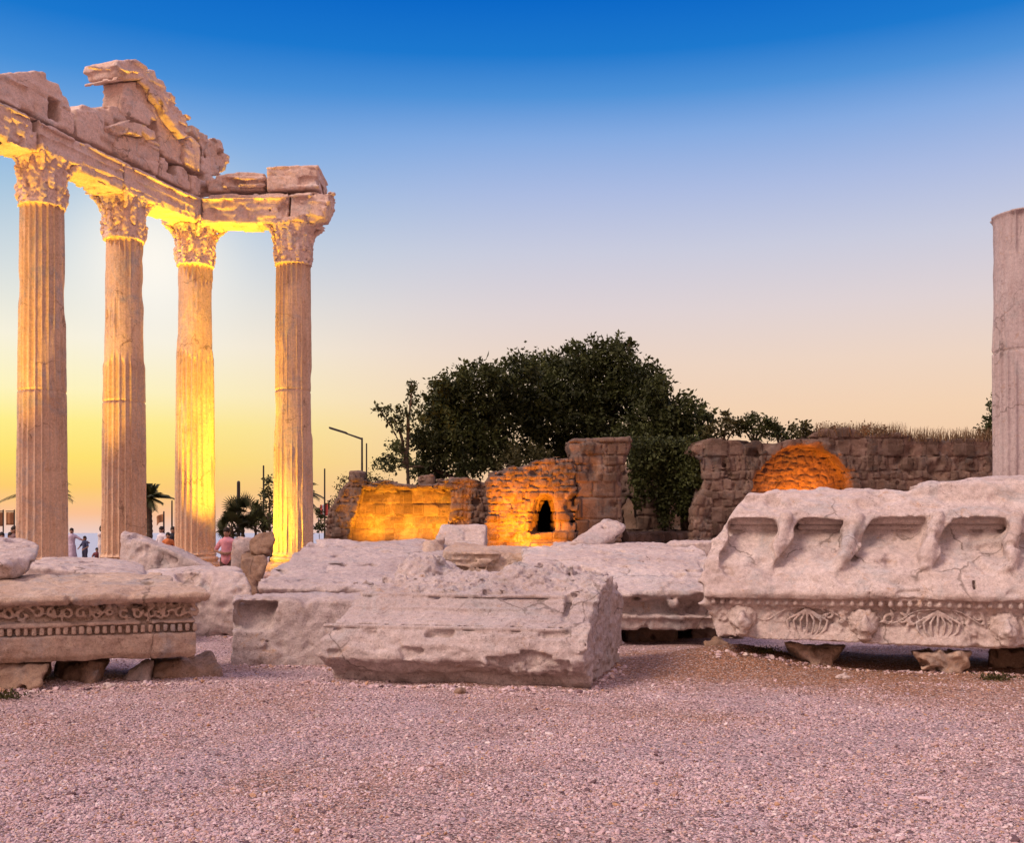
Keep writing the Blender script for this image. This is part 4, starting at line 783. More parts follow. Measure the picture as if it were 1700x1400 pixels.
for lab, px, Z, s, mt, sd in (('small pale stone on the gravel below the narrow support stone', 181, 9.75, .055, M_MARBLE, 121), ('small reddish stone on the gravel before the big front block', 764, 9.55, .05, M_DARKROCK, 122), ('small pale stone on the gravel before the bracketed block', 1400, 10.5, .05, M_MARBLE, 123),
                              ('flat brown stone on the earth beside the bracketed block', 1190, 13.4, .13, M_DARKROCK, 124), ('white chip of stone lying alone on the gravel', 527, 8.4, .022, M_MARBLE, 125)):
    c = P(px, 'g', Z); c[2] = float(gh(c[0], Z))+s*.2
    v, q = solid([ball(c, (s*1.15, s*.9, s*.75)), ball(c+np.array((s*.4, 0, s*.1)), (s*.7, s*.7, s*.5))], h=s/7, wear=lambda p, s=s, sd=sd: s*.4*fbm(p/s*.9+sd, 2), band=s*.8)
    put('loose_stone', lab, 'stone', v, q, mt, 'loose stones on the gravel')
# the lone column on the far side
rc = P(1700, 'g', 19.5)
lone = empty('lone_column', (rc[0], rc[1], 0), 'lone grey fluted column without capital at the picture edge', 'column')
link('shaft', shaft_mesh(77, .535, .585, .3, EYE+(HOR-359)/FPX*19.5, (.3, .9), .35, (EYE+(HOR-585)/FPX*19.5,)), M_GREYCOL, lone)
link('base', mesh_np('base', *solid([box(-.75, .75, -.75, .75, -.05, .16), turn([(0, .15), (.70, .15), (.74, .22), (.70, .29), (.6, .31), (0, .31)])], h=.04, wear=worn(9, .02, 1.5, .01, 8, .05))), M_GREYCOL, lone)
# ---------------------------------------------------------------- the ruins behind
def masonry(u, v, seed, ch=(.26, .46), bl=(.45, 1.1), rubble=0.):
    "block value and distance from the joints at (u, v)"
    r = np.random.default_rng(seed)
    if rubble:
        p = np.stack([u, v, 0*u], 1); u = u+rubble*perlin(p*1.7+seed); v = v+rubble*.7*perlin(p*2.1+seed+9)
    hs = np.cumsum(r.uniform(*ch, 80)); hs = np.concatenate([[0], hs]); vi = v+6.
    k = np.clip(np.searchsorted(hs, vi)-1, 0, 79); jv = np.minimum(vi-hs[k], hs[k+1]-vi)
    L = r.uniform(bl[0]*.9, bl[1], 80)[k]; off = r.uniform(0, 5, 80)[k]; uu = (u+60+off)/L; c = np.floor(uu)
    sp = .5+.34*(hash01(c, k, c*0+seed)-.5); f = uu-c; half = f > sp
    ju = np.minimum(np.abs(f-sp), np.minimum(f, 1-f))*L
    return hash01(c*2+half, k, c*0+seed+5), np.minimum(ju, jv)
def ruin(name, label, adds, cuts, seed, styles, h=.05, axis=0, cat='ruined wall', relief=.055, joint=.07, k=0, chips=.18, mat=None, fine=()):
    "styles: list of (mask(p) or None, masonry settings)"
    def info(p):
        u, v = p[:, axis]+p[:, 1-axis]*.9, p[:, 2]; val, jd = masonry(u, v, seed, **styles[0][1]); rel = np.ones(len(p))
        for m, st in styles[1:]:
            st = dict(st); rl = st.pop('rel', 1); b = m(p); rel = np.where(b, rl, rel); v2, j2 = masonry(u, v, seed+50, **st); val = np.where(b, v2, val); jd = np.where(b, j2, jd)
        return val, jd, rel
    def wear(p):
        val, jd, rel = info(p); jd = jd+.008*perlin(p*9)
        return joint*np.minimum(rel*1.6, 1)*sstep(.034, .004, jd)+relief*rel*(val-.5)*1.8+.020*fbm(p*2.6+seed, 3)+.014*perlin(p*12)+chips*rel*sstep(.35, .8, fbm(p*1.3-seed, 2))
    v, q = solid(adds, cuts, h=h, wear=wear, band=.30, k=k, fine=fine)
    val, jd, rel = info(v); val = .5+(val-.5)*np.maximum(rel, .5); tint = np.clip(val*.8+.2*hash01(np.round(v[:, 0]*3), np.round(v[:, 2]*3), v[:, 0]*0), 0, .999)*sstep(-.01, .03, jd+.02)
    return put(name, label, cat, v, q, mat or M_RUIN, 'ruined walls behind the fallen blocks', tint=tint)
def pz(pts, Z): return [tuple(P(px, py, Z)[[0, 2]]) for px, py in pts]
def ppoly(pts, Z0, Z1, Zr=None, r=.02):
    q = np.array(pz(pts, Zr or Z0))
    if np.sum(q[:, 0]*np.roll(q[:, 1], -1)-np.roll(q[:, 0], -1)*q[:, 1]) < 0: q = q[::-1]
    return slab(q, 'y', Z0, Z1, r)
RUB = dict(ch=(.16, .34), bl=(.22, .62), rubble=.16); ASH = dict(ch=(.30, .50), bl=(.7, 1.5)); SML = dict(ch=(.13, .24), bl=(.2, .5), rubble=.09); MIX = dict(ch=(.15, .62), bl=(.35, 1.5), rubble=.13)
# wall with the wide lit recess
pan = [(603, 812), (748, 812), (750, 850), (740, 880), (736, 960), (560, 960), (578, 896), (592, 860)]
ruin('ruined_wall', 'low rubble wall with a wide glowing recess at the open end of the ruins',
     [ppoly([(545, 960), (541, 885), (546, 848), (556, 838), (566, 815), (580, 800), (583, 788), (600, 790), (612, 802), (640, 800), (690, 806), (740, 800), (770, 794), (800, 800), (822, 805), (822, 960)], 35.6, 37.4, 36), ppoly([(586, 960), (590, 871), (745, 871), (745, 960)], 35.95, 36.4, 36)],
     [ppoly(pan, 35.2, 36.25, 36)], 201, [(None, RUB), (lambda p: p[:, 1] > 36.0-.2, dict(ASH, rel=.3))], h=.042)
i = 0
for px, py, w, hh, lab in ((592, 792, 15, 10, 'squarish loose stone at the open end of the rubble wall top'), (640, 806, 22, 9, 'long flat loose stone on the rubble wall above the recess'), (708, 801, 14, 12, 'tall loose stone on the rubble wall, first of the row of three'), (731, 803, 11, 10, 'middle loose stone of the row of three on the rubble wall'), (754, 803, 13, 10, 'last loose stone of the row of three on the rubble wall'), (785, 806, 14, 10, 'loose stone on the wall where it meets the lit doorway wall')):
    Z = 36.4; c = P(px, py, Z); a = w/FPX*Z; b = hh/FPX*Z; i += 1
    v, q = solid([box(c[0]-a, c[0]+a, Z-.3, Z+.35, c[2]-b-.12, c[2]+b, .08)], h=.045, wear=worn(210+i, .07, 1.6, .03, 6, .1)); put('loose_stone', lab, 'stone', v, q, M_RUIN, 'loose stones on the rubble wall', tint=np.full(len(v), .3+.1*i))
# lit wall with the arched doorway
arch = [(893, 886), (895, 850), (900, 836), (907, 827), (914, 832), (917, 844), (918, 886)]
niche = [(868, 886), (870, 846), (879, 828), (892, 818), (906, 815), (917, 822), (923, 840), (923, 886)]
ruin('doorway_wall', 'tall orange-lit rubble wall with a small arched doorway', [ppoly([(806, 960), (804, 870), (812, 850), (806, 800), (812, 786), (835, 780), (870, 773), (905, 764), (930, 762), (956, 760), (958, 960)], 33.6, 35.8, 34)],
     [hull([*(P(px, py, 33.2) for px, py in niche), *(np.array(P(px, py, 34.0))+np.array((0, .5, 0)) for px, py in arch)], .02), ppoly(arch, 34, 36.2, 34)], 202,
     [(None, SML), (lambda p: (p[:, 0] > P(872, 0, 34)[0])*(p[:, 2] < P(0, 812, 34)[2]), dict(ch=(.28, .42), bl=(.5, 1.1)))], h=.045, fine=[ppoly([(880, 960), (880, 902), (955, 902), (955, 960)], 33.35, 34, 34)])
# pillar
ruin('masonry_pillar', 'dark square masonry pillar with a flared broken top beside the lit doorway', [ppoly([(955, 970), (956, 800), (950, 768), (942, 744), (942, 733), (952, 727), (1000, 729), (1044, 727), (1049, 738), (1040, 760), (1034, 800), (1032, 840), (1034, 970)], 33.7, 35.6, 34, .04)], [], 203, [(None, dict(ch=(.22, .45), bl=(.4, 1.0), rubble=.05)), (lambda p: p[:, 2] < P(0, 800, 34)[2], dict(ch=(.55, .8), bl=(1.0, 1.8)))], h=.045, cat='pillar', chips=.12)
# back wall under the ivy
ruin('ruined_wall', 'shadowed back wall with two dark doorways under hanging ivy', [ppoly([(1020, 970), (1020, 780), (1060, 772), (1100, 790), (1140, 770), (1190, 760), (1190, 970)], 37.6, 38.6, 38), ppoly([(1030, 970), (1030, 884), (1190, 884), (1190, 970)], 35.8, 38, 36)],
     [ppoly([(1034, 880), (1034, 840), (1040, 824), (1048, 824), (1056, 836), (1058, 880)], 37, 39, 38), ppoly([(1105, 880), (1106, 842), (1114, 828), (1124, 830), (1132, 846), (1133, 880)], 37, 39, 38)], 204, [(None, MIX)], h=.055)
bk = link('doorway_backing', mesh_np('doorway_backing', *solid([box(P(1020, 0, 40)[0], P(1150, 0, 40)[0], 40.4, 41, 0, 4.2)], h=.12, wear=worn(7, .1, 1))), M_DARKROCK)
tag(bk, 'dark inner wall seen through the two doorways under the ivy', 'ruined wall', 'ruined walls behind the fallen blocks')
# long wall with the glowing arch
cx, cy, rr = 1332, 830, 84
nic = [(cx-rr, 900), (cx-rr, 832)]+[(cx+rr*math.cos(a)*(1 if a < 1.6 else 1.0), cy-rr*1.07*math.sin(a)**.9) for a in np.linspace(math.pi*.98, .02, 16)]+[(cx+rr, 900)]
wp = [(1166, 970), (1166, 870), (1156, 845), (1168, 800), (1162, 765), (1148, 748), (1152, 736), (1190, 727), (1250, 733), (1290, 738), (1340, 727), (1352, 718), (1372, 712), (1420, 711), (1440, 722), (1500, 720), (1560, 730), (1620, 727), (1800, 729), (1800, 970)]
ruin('ruined_wall', 'long brown ruined wall with a glowing orange arched niche', [ppoly(wp, 35.0, 37.2, 35), ppoly([(cx+(rr+15)*math.cos(a), cy-(rr+15)*1.05*math.sin(a)) for a in np.linspace(math.pi*.97, .03, 18)], 34.86, 35.3, 35)], [ppoly(nic, 33.8, 36.0, 35)], 205, [(None, MIX), (lambda p: (p[:, 1] > 35.6)*(p[:, 1] < 36.3), dict(ch=(.14, .30), bl=(.25, .7), rubble=.22, rel=.45))], h=.042, fine=[])
ruin('ruined_wall', 'low side wall closing the gap beside the ivy', [ppoly([(1140, 970), (1146, 850), (1158, 820), (1176, 830), (1180, 970)], 33.4, 34.4, 34)], [], 206, [(None, RUB)], h=.05)

dx = P(903, 0, 34)[0]
bk2 = link('doorway_backing', mesh_np('doorway_backing', *solid([box(dx-1.3, dx+1.3, 35.7, 40.5, 0, 3.4)], [box(dx-.9, dx+.9, 35, 40, .3, 3.0)], h=.1, wear=worn(8, .05, 1))), M_SHADE_BLACK)
tag(bk2, 'dark inner room glimpsed through the small arched doorway', 'ruined wall', 'ruined walls behind the fallen blocks')
# ---------------------------------------------------------------- trees, ivy, bushes, palms
def leaves(cen, nrm_out, size, seed, aspect=.5, droop=.2):
    "one diamond leaf of two folded faces at every centre"
    r = np.random.default_rng(seed); n = len(cen); d = r.normal(size=(n, 3))+.6*nrm_out; d[:, 2] -= droop; d /= np.linalg.norm(d, axis=1)[:, None]
    s = np.cross(d, r.normal(size=(n, 3))); s /= np.linalg.norm(s, axis=1)[:, None]+1e-9; up = np.cross(s, d)
    L = (size*np.exp(r.normal(0, .25, n)))[:, None]; w = L*aspect
    v = np.stack([cen-d*L*.5, cen+s*w*.5+up*w*.15, cen+d*L*.5, cen-s*w*.5+up*w*.15], 1).reshape(-1, 3)
    b = np.arange(n)*4; q = np.stack([b, b+1, b+2, b+3], 1); return v, q
def crown_pts(lobes, Z, depth, per, seed, flat=.85, dens=30):
    r = np.random.default_rng(seed); C_, N_, T_ = [], [], []
    for px, py, pr in lobes:
        c = P(px, py, Z); c[1] += r.normal()*depth; R_ = pr/FPX*Z
        nb = max(10, int(dens*(R_/.7)**2))                       # small sprays on the lobe, each a knot of leaves
        for _ in range(nb):
            d = r.normal(size=3); d /= np.linalg.norm(d); k = c+d*np.array((R_, R_*1.2, R_*flat))*r.uniform(.45, 1.08); rad = r.uniform(.16, .36)*min(1, max(.5, R_/.6))
            m = max(7, int(per*r.uniform(.6, 1.3)*(rad/.27)**2))
            o = r.normal(size=(m, 3))*rad*.62; C_.append(k+o); N_.append(d+o/rad); T_.append(np.full(m, r.uniform(0, .6)+.2*(d[2] > .3))+r.uniform(0, .2, m))  # upper sprays tinted paler: the light on lobe tops is put into the colour
    return np.concatenate(C_), np.concatenate(N_), np.concatenate(T_)
def foliage(name, cen, nrm, t, size, mat, parent, seed, aspect=.5, droop=.2):
    v, q = leaves(cen-np.array(parent.location) if parent else cen, nrm, size, seed, aspect, droop)
    return link(name, mesh_np(name, v, q, False, np.repeat(t, 4)), mat, parent)
def trunk(parent, limbs, seed):
    "tapered trunk and limbs; points in world"
    a = [cap([np.array(p)-np.array(parent.location) for p in pts], r0, r1) for pts, r0, r1 in limbs]
    return link('trunk', mesh_np('trunk', *solid(a, h=.05, wear=worn(seed, .02, 3, .01, 10, 0), k=.05)), M_BARK, parent)
def tree(name, label, lobes, Z, seed, base_px, fork_py, per=34, size=.19, depth=.5, mat=None, group='trees behind the ruins', r0=.22, cat='tree', step=5):
    b = P(base_px, 'g', Z); b[2] = float(gh(b[0], b[1])); root = empty(name, b, label, cat, group)
    cen, nrm, t = crown_pts(lobes, Z, depth, per, seed); foliage('crown', cen, nrm, t, size, mat or M_LEAF, root, seed)
    f = P(base_px, fork_py, Z); limbs = [([b, (b+f)/2+np.array((.1, 0, 0)), f], r0, r0*.7)]
    for px, py, pr in lobes[::step]:
        e = P(px, py, Z); m = (f+e)/2; m[2] += .1*np.linalg.norm(e-f); limbs.append(([f, m, e], r0*.45, .035))
    trunk(root, limbs, seed); return root
A = [(735, 650, 25), (722, 630, 11), (762, 640, 30), (748, 690, 40), (800, 640, 34), (782, 612, 14), (840, 640, 36), (822, 608, 14), (862, 622, 32), (860, 596, 12), (728, 690, 30), (712, 660, 14), (790, 690, 42), (832, 690, 44), (712, 728, 28), (750, 735, 42), (806, 745, 42), (676, 768, 18), (720, 775, 26), (775, 780, 26), (650, 775, 12), (840, 760, 28), (690, 780, 22)]
tree('broadleaf_tree', 'broad dark tree at the left of the mass, its lower crown over the rubble wall', A, 41, 301, 770, 800, depth=.9)
B = [(960, 582, 18), (942, 580, 11), (985, 572, 15), (1005, 567, 12), (1030, 570, 16), (1046, 570, 8), (1038, 592, 16), (1020, 595, 28), (985, 605, 34), (955, 612, 26), (1035, 625, 32), (915, 610, 30), (890, 605, 20), (930, 650, 44), (985, 660, 48), (1030, 670, 44), (890, 660, 42), (905, 700, 44), (960, 710, 48), (1010, 720, 44), (880, 740, 36), (930, 755, 36), (1000, 760, 30), (1065, 630, 24), (1070, 660, 30)]
tree('broadleaf_tree', 'tallest dark tree with a rounded topknot above the pillar', B, 43, 302, 950, 800, depth=.9)
Ct = [(1088, 650, 24), (1080, 690, 38), (1112, 668, 22), (1120, 695, 32), (1145, 672, 18), (1160, 690, 20), (1174, 676, 10), (1178, 694, 8), (1150, 710, 26), (1085, 735, 40), (1128, 740, 36), (1158, 735, 20), (1070, 775, 32), (1105, 785, 34), (1135, 780, 26), (1075, 745, 34), (1055, 720, 30)]
tree('broadleaf_tree', 'dark tree spreading over the gap between pillar and long wall', Ct, 40.5, 303, 1100, 800, depth=.7)
D = [(632, 682, 8), (645, 685, 12), (655, 696, 14), (664, 682, 9), (684, 636, 7), (684, 650, 9), (682, 664, 12), (690, 678, 14), (676, 690, 12), (695, 700, 16), (664, 712, 14), (684, 722, 18), (652, 738, 12), (670, 748, 20), (640, 758, 14), (628, 770, 10), (655, 770, 16)]
tree('slender_tree', 'slender open tree with a thin pointed tip at the edge of the tree mass', D, 39.5, 304, 676, 770, per=20, size=.15, depth=.35, r0=.09, step=2)
tree('bush', 'olive-green bush behind the top of the doorway wall', [(835, 768, 12), (852, 758, 18), (872, 752, 18), (890, 752, 14), (905, 756, 12), (860, 772, 14)], 37, 305, 868, 790, per=34, size=.12, depth=.3, mat=M_LEAF2, r0=.07, cat='bush', group='bushes on the ruins')
tree('broadleaf_tree', 'dark little tree peeping out behind the lone grey column', [(1652, 655, 9), (1648, 672, 10), (1642, 692, 11), (1650, 700, 14), (1640, 712, 10), (1662, 680, 20), (1668, 710, 24), (1646, 722, 10)], 40, 306, 1664, 760, per=22, size=.15, depth=.3, r0=.1)
def bush(label, lobes, Z, seed, mat, per=44, size=.13):
    cen, nrm, t = crown_pts(lobes, Z, .22, per, seed); px = np.mean([l[0] for l in lobes]); py = max(l[1]+l[2] for l in lobes); root = empty('bush', P(px, py, Z), label, 'bush', 'bushes on the ruins')
    foliage('foliage', cen, nrm, t, size, mat, root, seed)
    link('stem', mesh_np('stem', *solid([cap([np.zeros(3)-(0, 0, .15), P(l[0], l[1], Z)-np.array(root.location)], .035, .012) for l in lobes], h=.02)), M_BARK, root)
for lab, lo, sd, mt in (('leafy bush with upright shoots at the ivy end of the long wall', [(1172, 724, 12), (1184, 714, 11), (1195, 710, 12), (1207, 702, 9), (1208, 690, 5), (1215, 716, 14), (1224, 703, 7), (1200, 722, 12)], 311, M_LEAF2), ('dense dark bush on the long wall, between two shoot-topped bushes', [(1236, 716, 13), (1242, 708, 13), (1250, 700, 11), (1262, 708, 14), (1246, 692, 6), (1274, 714, 12), (1277, 701, 5), (1256, 718, 14), (1230, 704, 7)], 312, M_LEAF), ('small dark bush on the long wall dipping toward the arch', [(1286, 720, 11), (1286, 708, 7), (1298, 724, 11), (1298, 711, 6), (1309, 728, 10)], 313, M_LEAF), ('feathery bush on the wall just before the glowing arch', [(1320, 724, 8), (1325, 711, 6), (1334, 706, 5), (1338, 718, 8), (1347, 724, 6)], 314, M_LEAF2)):
    bush(lab, lo, 35.4, sd, mt)
for lab, lo, sd in (('low reddish shrub on the crest of the long wall', [(1365, 715, 6), (1380, 712, 7), (1398, 713, 7), (1410, 716, 6)], 315), ('tuft of dry shrub on the crest past the arch', [(1425, 716, 5), (1438, 712, 6), (1452, 714, 7), (1466, 716, 6)], 316)):
    bush(lab, lo, 35.2, sd, M_DRY, 18, .09)
for lab, lo, sd in (('dark weeds on the rubble wall at its open end', [(566, 808, 6), (572, 796, 6), (566, 822, 5), (558, 830, 5), (548, 838, 4)], 317), ('brownish weeds spilling over the glowing recess', [(618, 800, 8), (630, 796, 7), (612, 790, 6), (645, 802, 6)], 318)):
    bush(lab, lo, 36.2, sd, M_LEAF2, 20, .08)
def grass(label, px0, px1, f_top, Z, n, seed, h):
    r = np.random.default_rng(seed); V, Q, T = [], [], []
    for _ in range(n):
        px = r.uniform(px0, px1); b = P(px, f_top(px), Z); b[1] += r.uniform(-.4, .6); L = h*r.uniform(.4, 1.3); a = r.uniform(0, 6.28); w = .012; lean = r.normal(0, .3, 2)*L
        i = len(V); s = np.array((math.cos(a)*w, math.sin(a)*w, 0)); t = b+np.array((lean[0], lean[1], L)); V += [b-s-(0, 0, .1), b+s-(0, 0, .1), t+s*.3, t-s*.3]; Q.append((i, i+1, i+2, i+3)); T += [r.uniform()]*4
    tag(link('dry_grass', mesh_np('dry_grass', np.array(V), np.array(Q), False, np.array(T)), M_DRY), label, 'grass', kind='stuff')
grass('dry grass along the crest of the long ruined wall', 1350, 1665, lambda x: 722 if x < 1500 else 730, 35.3, 1500, 321, .34)
for lab, px, Z, sd in (('small green weed on the gravel before the bracketed block', 1655, 10.3, 325), ('green weed at the picture edge below the curved support stone', 4, 9.2, 326), ('scrubby weed on the earth under the first palmette', 1268, 11.6, 327)):
    r = np.random.default_rng(sd); b = P(px, 'g', Z); b[2] = float(gh(b[0], b[1])); n = 260; c = b+np.stack([r.normal(0, .10, n), r.normal(0, .06, n), np.abs(r.normal(0, .028, n))+.005], 1)
    v, q = leaves(c-b, np.tile((0, 0, 1.), (n, 1)), .035, sd, .4, 0); o = empty('weed', tuple(b), lab, 'weed', 'weeds on the gravel'); link('foliage', mesh_np('foliage', v, q, False, np.repeat(r.uniform(0, 1, n), 4)), M_LEAF2, o)
# ivy hanging down the back wall
def ivy():
    r = np.random.default_rng(331); Cn, Nn, Tn = [], [], []
    for px, py, w, hgt, Z in ((1062, 735, 12, 110, 37.0), (1082, 735, 16, 105, 36.8), (1104, 735, 16, 150, 36.9), (1126, 735, 16, 115, 36.7), (1146, 735, 14, 120, 36.4), (1158, 730, 10, 90, 35.6), (1095, 730, 40, 70, 36.5), (1135, 820, 8, 40, 36.8)):
        for _ in range(15):
            x = r.normal(px, w*.6); L = hgt*r.uniform(.4, 1.0); m = int(L*1.6); yy = py+np.sort(r.uniform(0, L, m)); k = np.array([P(x+3*math.sin(a*.07+x), a, Z) for a in yy])+r.normal(0, .12, (m, 3))
            Cn.append(k); Nn.append(np.tile((0, -1, -.3), (m, 1))); Tn.append(r.uniform(0, .7)+r.uniform(0, .3, m))
    c = np.concatenate(Cn); root = empty('hanging_ivy', P(1105, 730, 37), 'dark ivy curtain hanging over the back wall between pillar and long wall', 'ivy')
    foliage('leaves', c, np.concatenate(Nn), np.concatenate(Tn), .13, M_LEAF, root, 332, .7, .8)
    link('stem', mesh_np('stem', *solid([cap([P(x, 730, 37.2)-np.array(root.location), P(x+5, 800, 37.2)-np.array(root.location)], .04, .02) for x in (1065, 1090, 1110, 1140)], h=.03)), M_BARK, root)
ivy()
def palm(label, px, Z, crown_py, seed, fr=1.6, n=16, fan=False, tr=.16, group='palms by the sea front', droop=.9):
    b = P(px, 'g', Z); b[2] = float(gh(b[0], b[1])); t = P(px, crown_py, Z); root = empty('palm_tree', b, label, 'palm tree', group); r = np.random.default_rng(seed)
    link('trunk', mesh_np('trunk', *solid([cap([(0, 0, -.1), ((t-b)*.5)+np.array((.04, 0, 0)), t-b], tr, tr*.8)], h=.05, wear=lambda p: .03*np.abs(np.sin(p[:, 2]*14)))), M_BARK, root)
    V, Q, T = [], [], []
    for k in range(n):
        a = k*2.4+r.uniform(-.2, .2); el = r.uniform(-.55, 1.4); L = fr*r.uniform(.8, 1.15); d = np.array((math.cos(a)*math.cos(el), math.sin(a)*math.cos(el), math.sin(el)))
        side = np.cross(d, (0, 0, 1)); side /= np.linalg.norm(side)+1e-6; c = t-b; tone = r.uniform(0, 1)
        if fan:
            ro = r.uniform(-1.4, 1.4); side = side*math.cos(ro)+np.cross(d, side)*math.sin(ro); hub = c+d*L*.5; up = np.cross(side, d); V += [c-side*.015, c+side*.015, hub+side*.015, hub-side*.015]; Q.append([len(V)-4+j for j in range(4)]); T += [tone]*4
            for g in np.linspace(-1.5, 1.5, 15):
                e = d*math.cos(g)+side*math.sin(g)+up*.15; tip = hub+e*L*.62*(.75+.25*math.cos(g)); w = np.cross(e, up); w /= np.linalg.norm(w); m = hub+e*L*.33
                V += [hub, m+w*.03, tip-np.array((0, 0, .05)), m-w*.03]; Q.append([len(V)-4+j for j in range(4)]); T += [tone]*4
        else:
            prev = c.copy(); seg = 9
            for j in range(seg):
                u = (j+1)/seg; cur = c+d*L*u-np.array((0, 0, droop*L*.5*u*u))
                V += [prev-side*.02, prev+side*.02, cur+side*.02, cur-side*.02]; Q.append([len(V)-4+i for i in range(4)]); T += [tone]*4
                for sg in (-1, 1):
                    for ii in range(3):
                        q0 = prev+(cur-prev)*ii/3; ll = .42*fr/1.6*math.sin(min(u+.15, 1)*2.6)+.08; e = (cur-prev)/np.linalg.norm(cur-prev)*.55+side*sg*.7-np.array((0, 0, .35)); tip = q0+e*ll
                        w = (cur-prev)/np.linalg.norm(cur-prev)*.025; V += [q0-w, q0+w, tip+w*.3, tip-w*.3]; Q.append([len(V)-4+i for i in range(4)]); T += [tone]*4
                prev = cur
    link('fronds', mesh_np('fronds', np.array(V), np.array(Q), False, np.array(T)), M_PALM, root)
palm('slim palm with feathery crown against the second gap of the colonnade', 247, 46, 826, 341, 1.0, 22, tr=.17, droop=.6)
palm('palm hidden behind the nearest column, only frond tips showing', 68, 48, 818, 342, 1.75, 16)
palm('palm hidden behind the end column, one frond showing', 494, 50, 818, 343, 1.5, 14)
palm('bushy fan palm left of the end column', 402, 44, 858, 344, .95, 30, True, .12)
palm('lower fan palm in front of the bushy one', 385, 43, 876, 345, .7, 24, True, .10)
palm('smaller fan palm beside the dark upright tree', 424, 43.5, 874, 346, .7, 24, True, .10)
tree('upright_tree', 'dark narrow tree partly hidden by the floodlit end column', [(446, 800, 8), (450, 812, 11), (440, 822, 9), (446, 836, 13), (434, 840, 8), (444, 855, 15), (438, 872, 12), (456, 830, 12), (458, 865, 15)], 43, 347, 448, 880, per=24, size=.16, depth=.3, r0=.08, group='trees by the sea front')
tree('shrub', 'dark shrub showing past the lit end column', [(528, 850, 6), (532, 862, 7), (526, 876, 7), (536, 874, 6)], 44, 348, 530, 890, per=24, size=.14, depth=.2, r0=.05, cat='shrub', group='trees by the sea front')
# ---------------------------------------------------------------- posts, flags, people, floodlights
def post(name, label, px, Z, top_py, r, cat, group, arm=None, head=None, mat=M_METAL):
    b = P(px, 'g', Z); b[2] = float(gh(b[0], Z)); t = P(px, top_py, Z); root = empty(name, b, label, cat, group); H = t[2]-b[2]
    link('pole', mesh_np('pole', *solid([cap([(0, 0, 0), (0, 0, H)], r, r*.75), cap([(0, 0, 0), (0, 0, .3)], r*1.8)], h=max(.012, r*.4))), mat, root)
    if arm:
        e = P(*arm, Z)-b; link('arm', mesh_np('arm', *solid([cap([(0, 0, H-.03), (e*.97+np.array((0, 0, H))*.03)], r*.8, r*.6)], h=.02)), mat, root)
        d = e-np.array((0, 0, H)); d /= np.linalg.norm(d); link('lamp_head', mesh_np('lamp_head', *solid([hull([e+d*a+np.array((0, y, z)) for a in (-.15, .75) for y in (-.15, .15) for z in (-.03, .07)], .02)], h=.025)), mat, root)
    return root, H
post('street_lamp', 'tall street lamp with one long arm, behind the open end of the ruins', 601, 47, 728, .06, 'street lamp', None, (572, 719))
post('pole', 'thin bare pole right beside the street lamp', 608.5, 47, 737, .045, 'pole', 'poles behind the temple')
post('pole', 'stout dark pole rising out of the fan palms', 396, 45, 801, .10, 'pole', 'poles behind the temple')
post('pole', 'thin pole above the dark narrow tree', 437.5, 46, 774, .05, 'pole', 'poles behind the temple')
post('pole', 'taller thin pole between the end column and the rubble wall', 539, 45, 779, .045, 'pole', 'poles behind the temple')
post('pole', 'thin pole peeking beside the corner column', 285.5, 47, 832, .045, 'pole', 'poles behind the temple')
def flag(label, px, py, Z, w, h, cols, top, group='flags on the sea front', lean=0):
    root, H = post('flagpole', label, px, Z, top, .045, 'flag', group); n, m = 14, 9; V, Q = [], []
    for i in range(n+1):
        for j in range(m+1):
            u, v = i/n, j/m; V.append((-.03-w*u*.8, .12*math.sin(u*7+v*1.5)*u, H-.1-h*v-.5*w*u*u*.8-lean*u))
    Q = [(i*(m+1)+j, (i+1)*(m+1)+j, (i+1)*(m+1)+j+1, i*(m+1)+j+1) for i in range(n) for j in range(m)]
    me = mesh_np('cloth', np.array(V), np.array(Q)); o = link('cloth', me, cols, root); md = o.modifiers.new('thickness', 'SOLIDIFY'); md.thickness = .01
    if len(cols) > 1: me.polygons.foreach_set('material_index', [(k // m) // 4 % len(cols) for k in range(len(Q))])
F_RED = plain('red_cloth', (.55, .10, .08), .85, .15); F_WHITE = plain('white_cloth', (.72, .68, .66), .85, .12); F_BROWN = plain('brown_cloth', (.34, .17, .08), .85, .15)
flag('red and white flag drooping on a pole by the rubble wall', 546, 840, 45, .55, .55, [F_RED, F_WHITE], 832)
flag('small dark pennant on a pole in the second gap of the colonnade', 272, 858, 45, .4, .35, [F_BROWN], 850)
def banner(label, px, Z, y0, y1, w):
    b = P(px, 'g', Z); b[2] = float(gh(b[0], Z)); root = empty('banner', b, label, 'banner', 'hanging banners'); t = P(px, y0, Z)[2]-b[2]; l = P(px, y1, Z)[2]-b[2]
    link('pole', mesh_np('pole', *solid([cap([(w/2+.05, 0, 0), (w/2+.05, 0, t+.1)], .03), cap([(w/2+.05, 0, t+.05), (-w/2, 0, t+.05)], .025)], h=.012)), M_METAL, root)
    v = np.array([(-w/2+w*i/8, .04*math.sin(i*1.1), l+(t-l)*j/6) for i in range(9) for j in range(7)]); q = np.array([(i*7+j, (i+1)*7+j, (i+1)*7+j+1, i*7+j+1) for i in range(8) for j in range(6)])
    o = link('cloth', mesh_np('cloth', v, q), F_BROWN, root); o.modifiers.new('thickness', 'SOLIDIFY').thickness = .01
banner('brown hanging banner beside the nearest column', 16, 46, 851, 872, .32)
banner('brown hanging banner cut by the picture edge', -2, 46, 851, 874, .3)

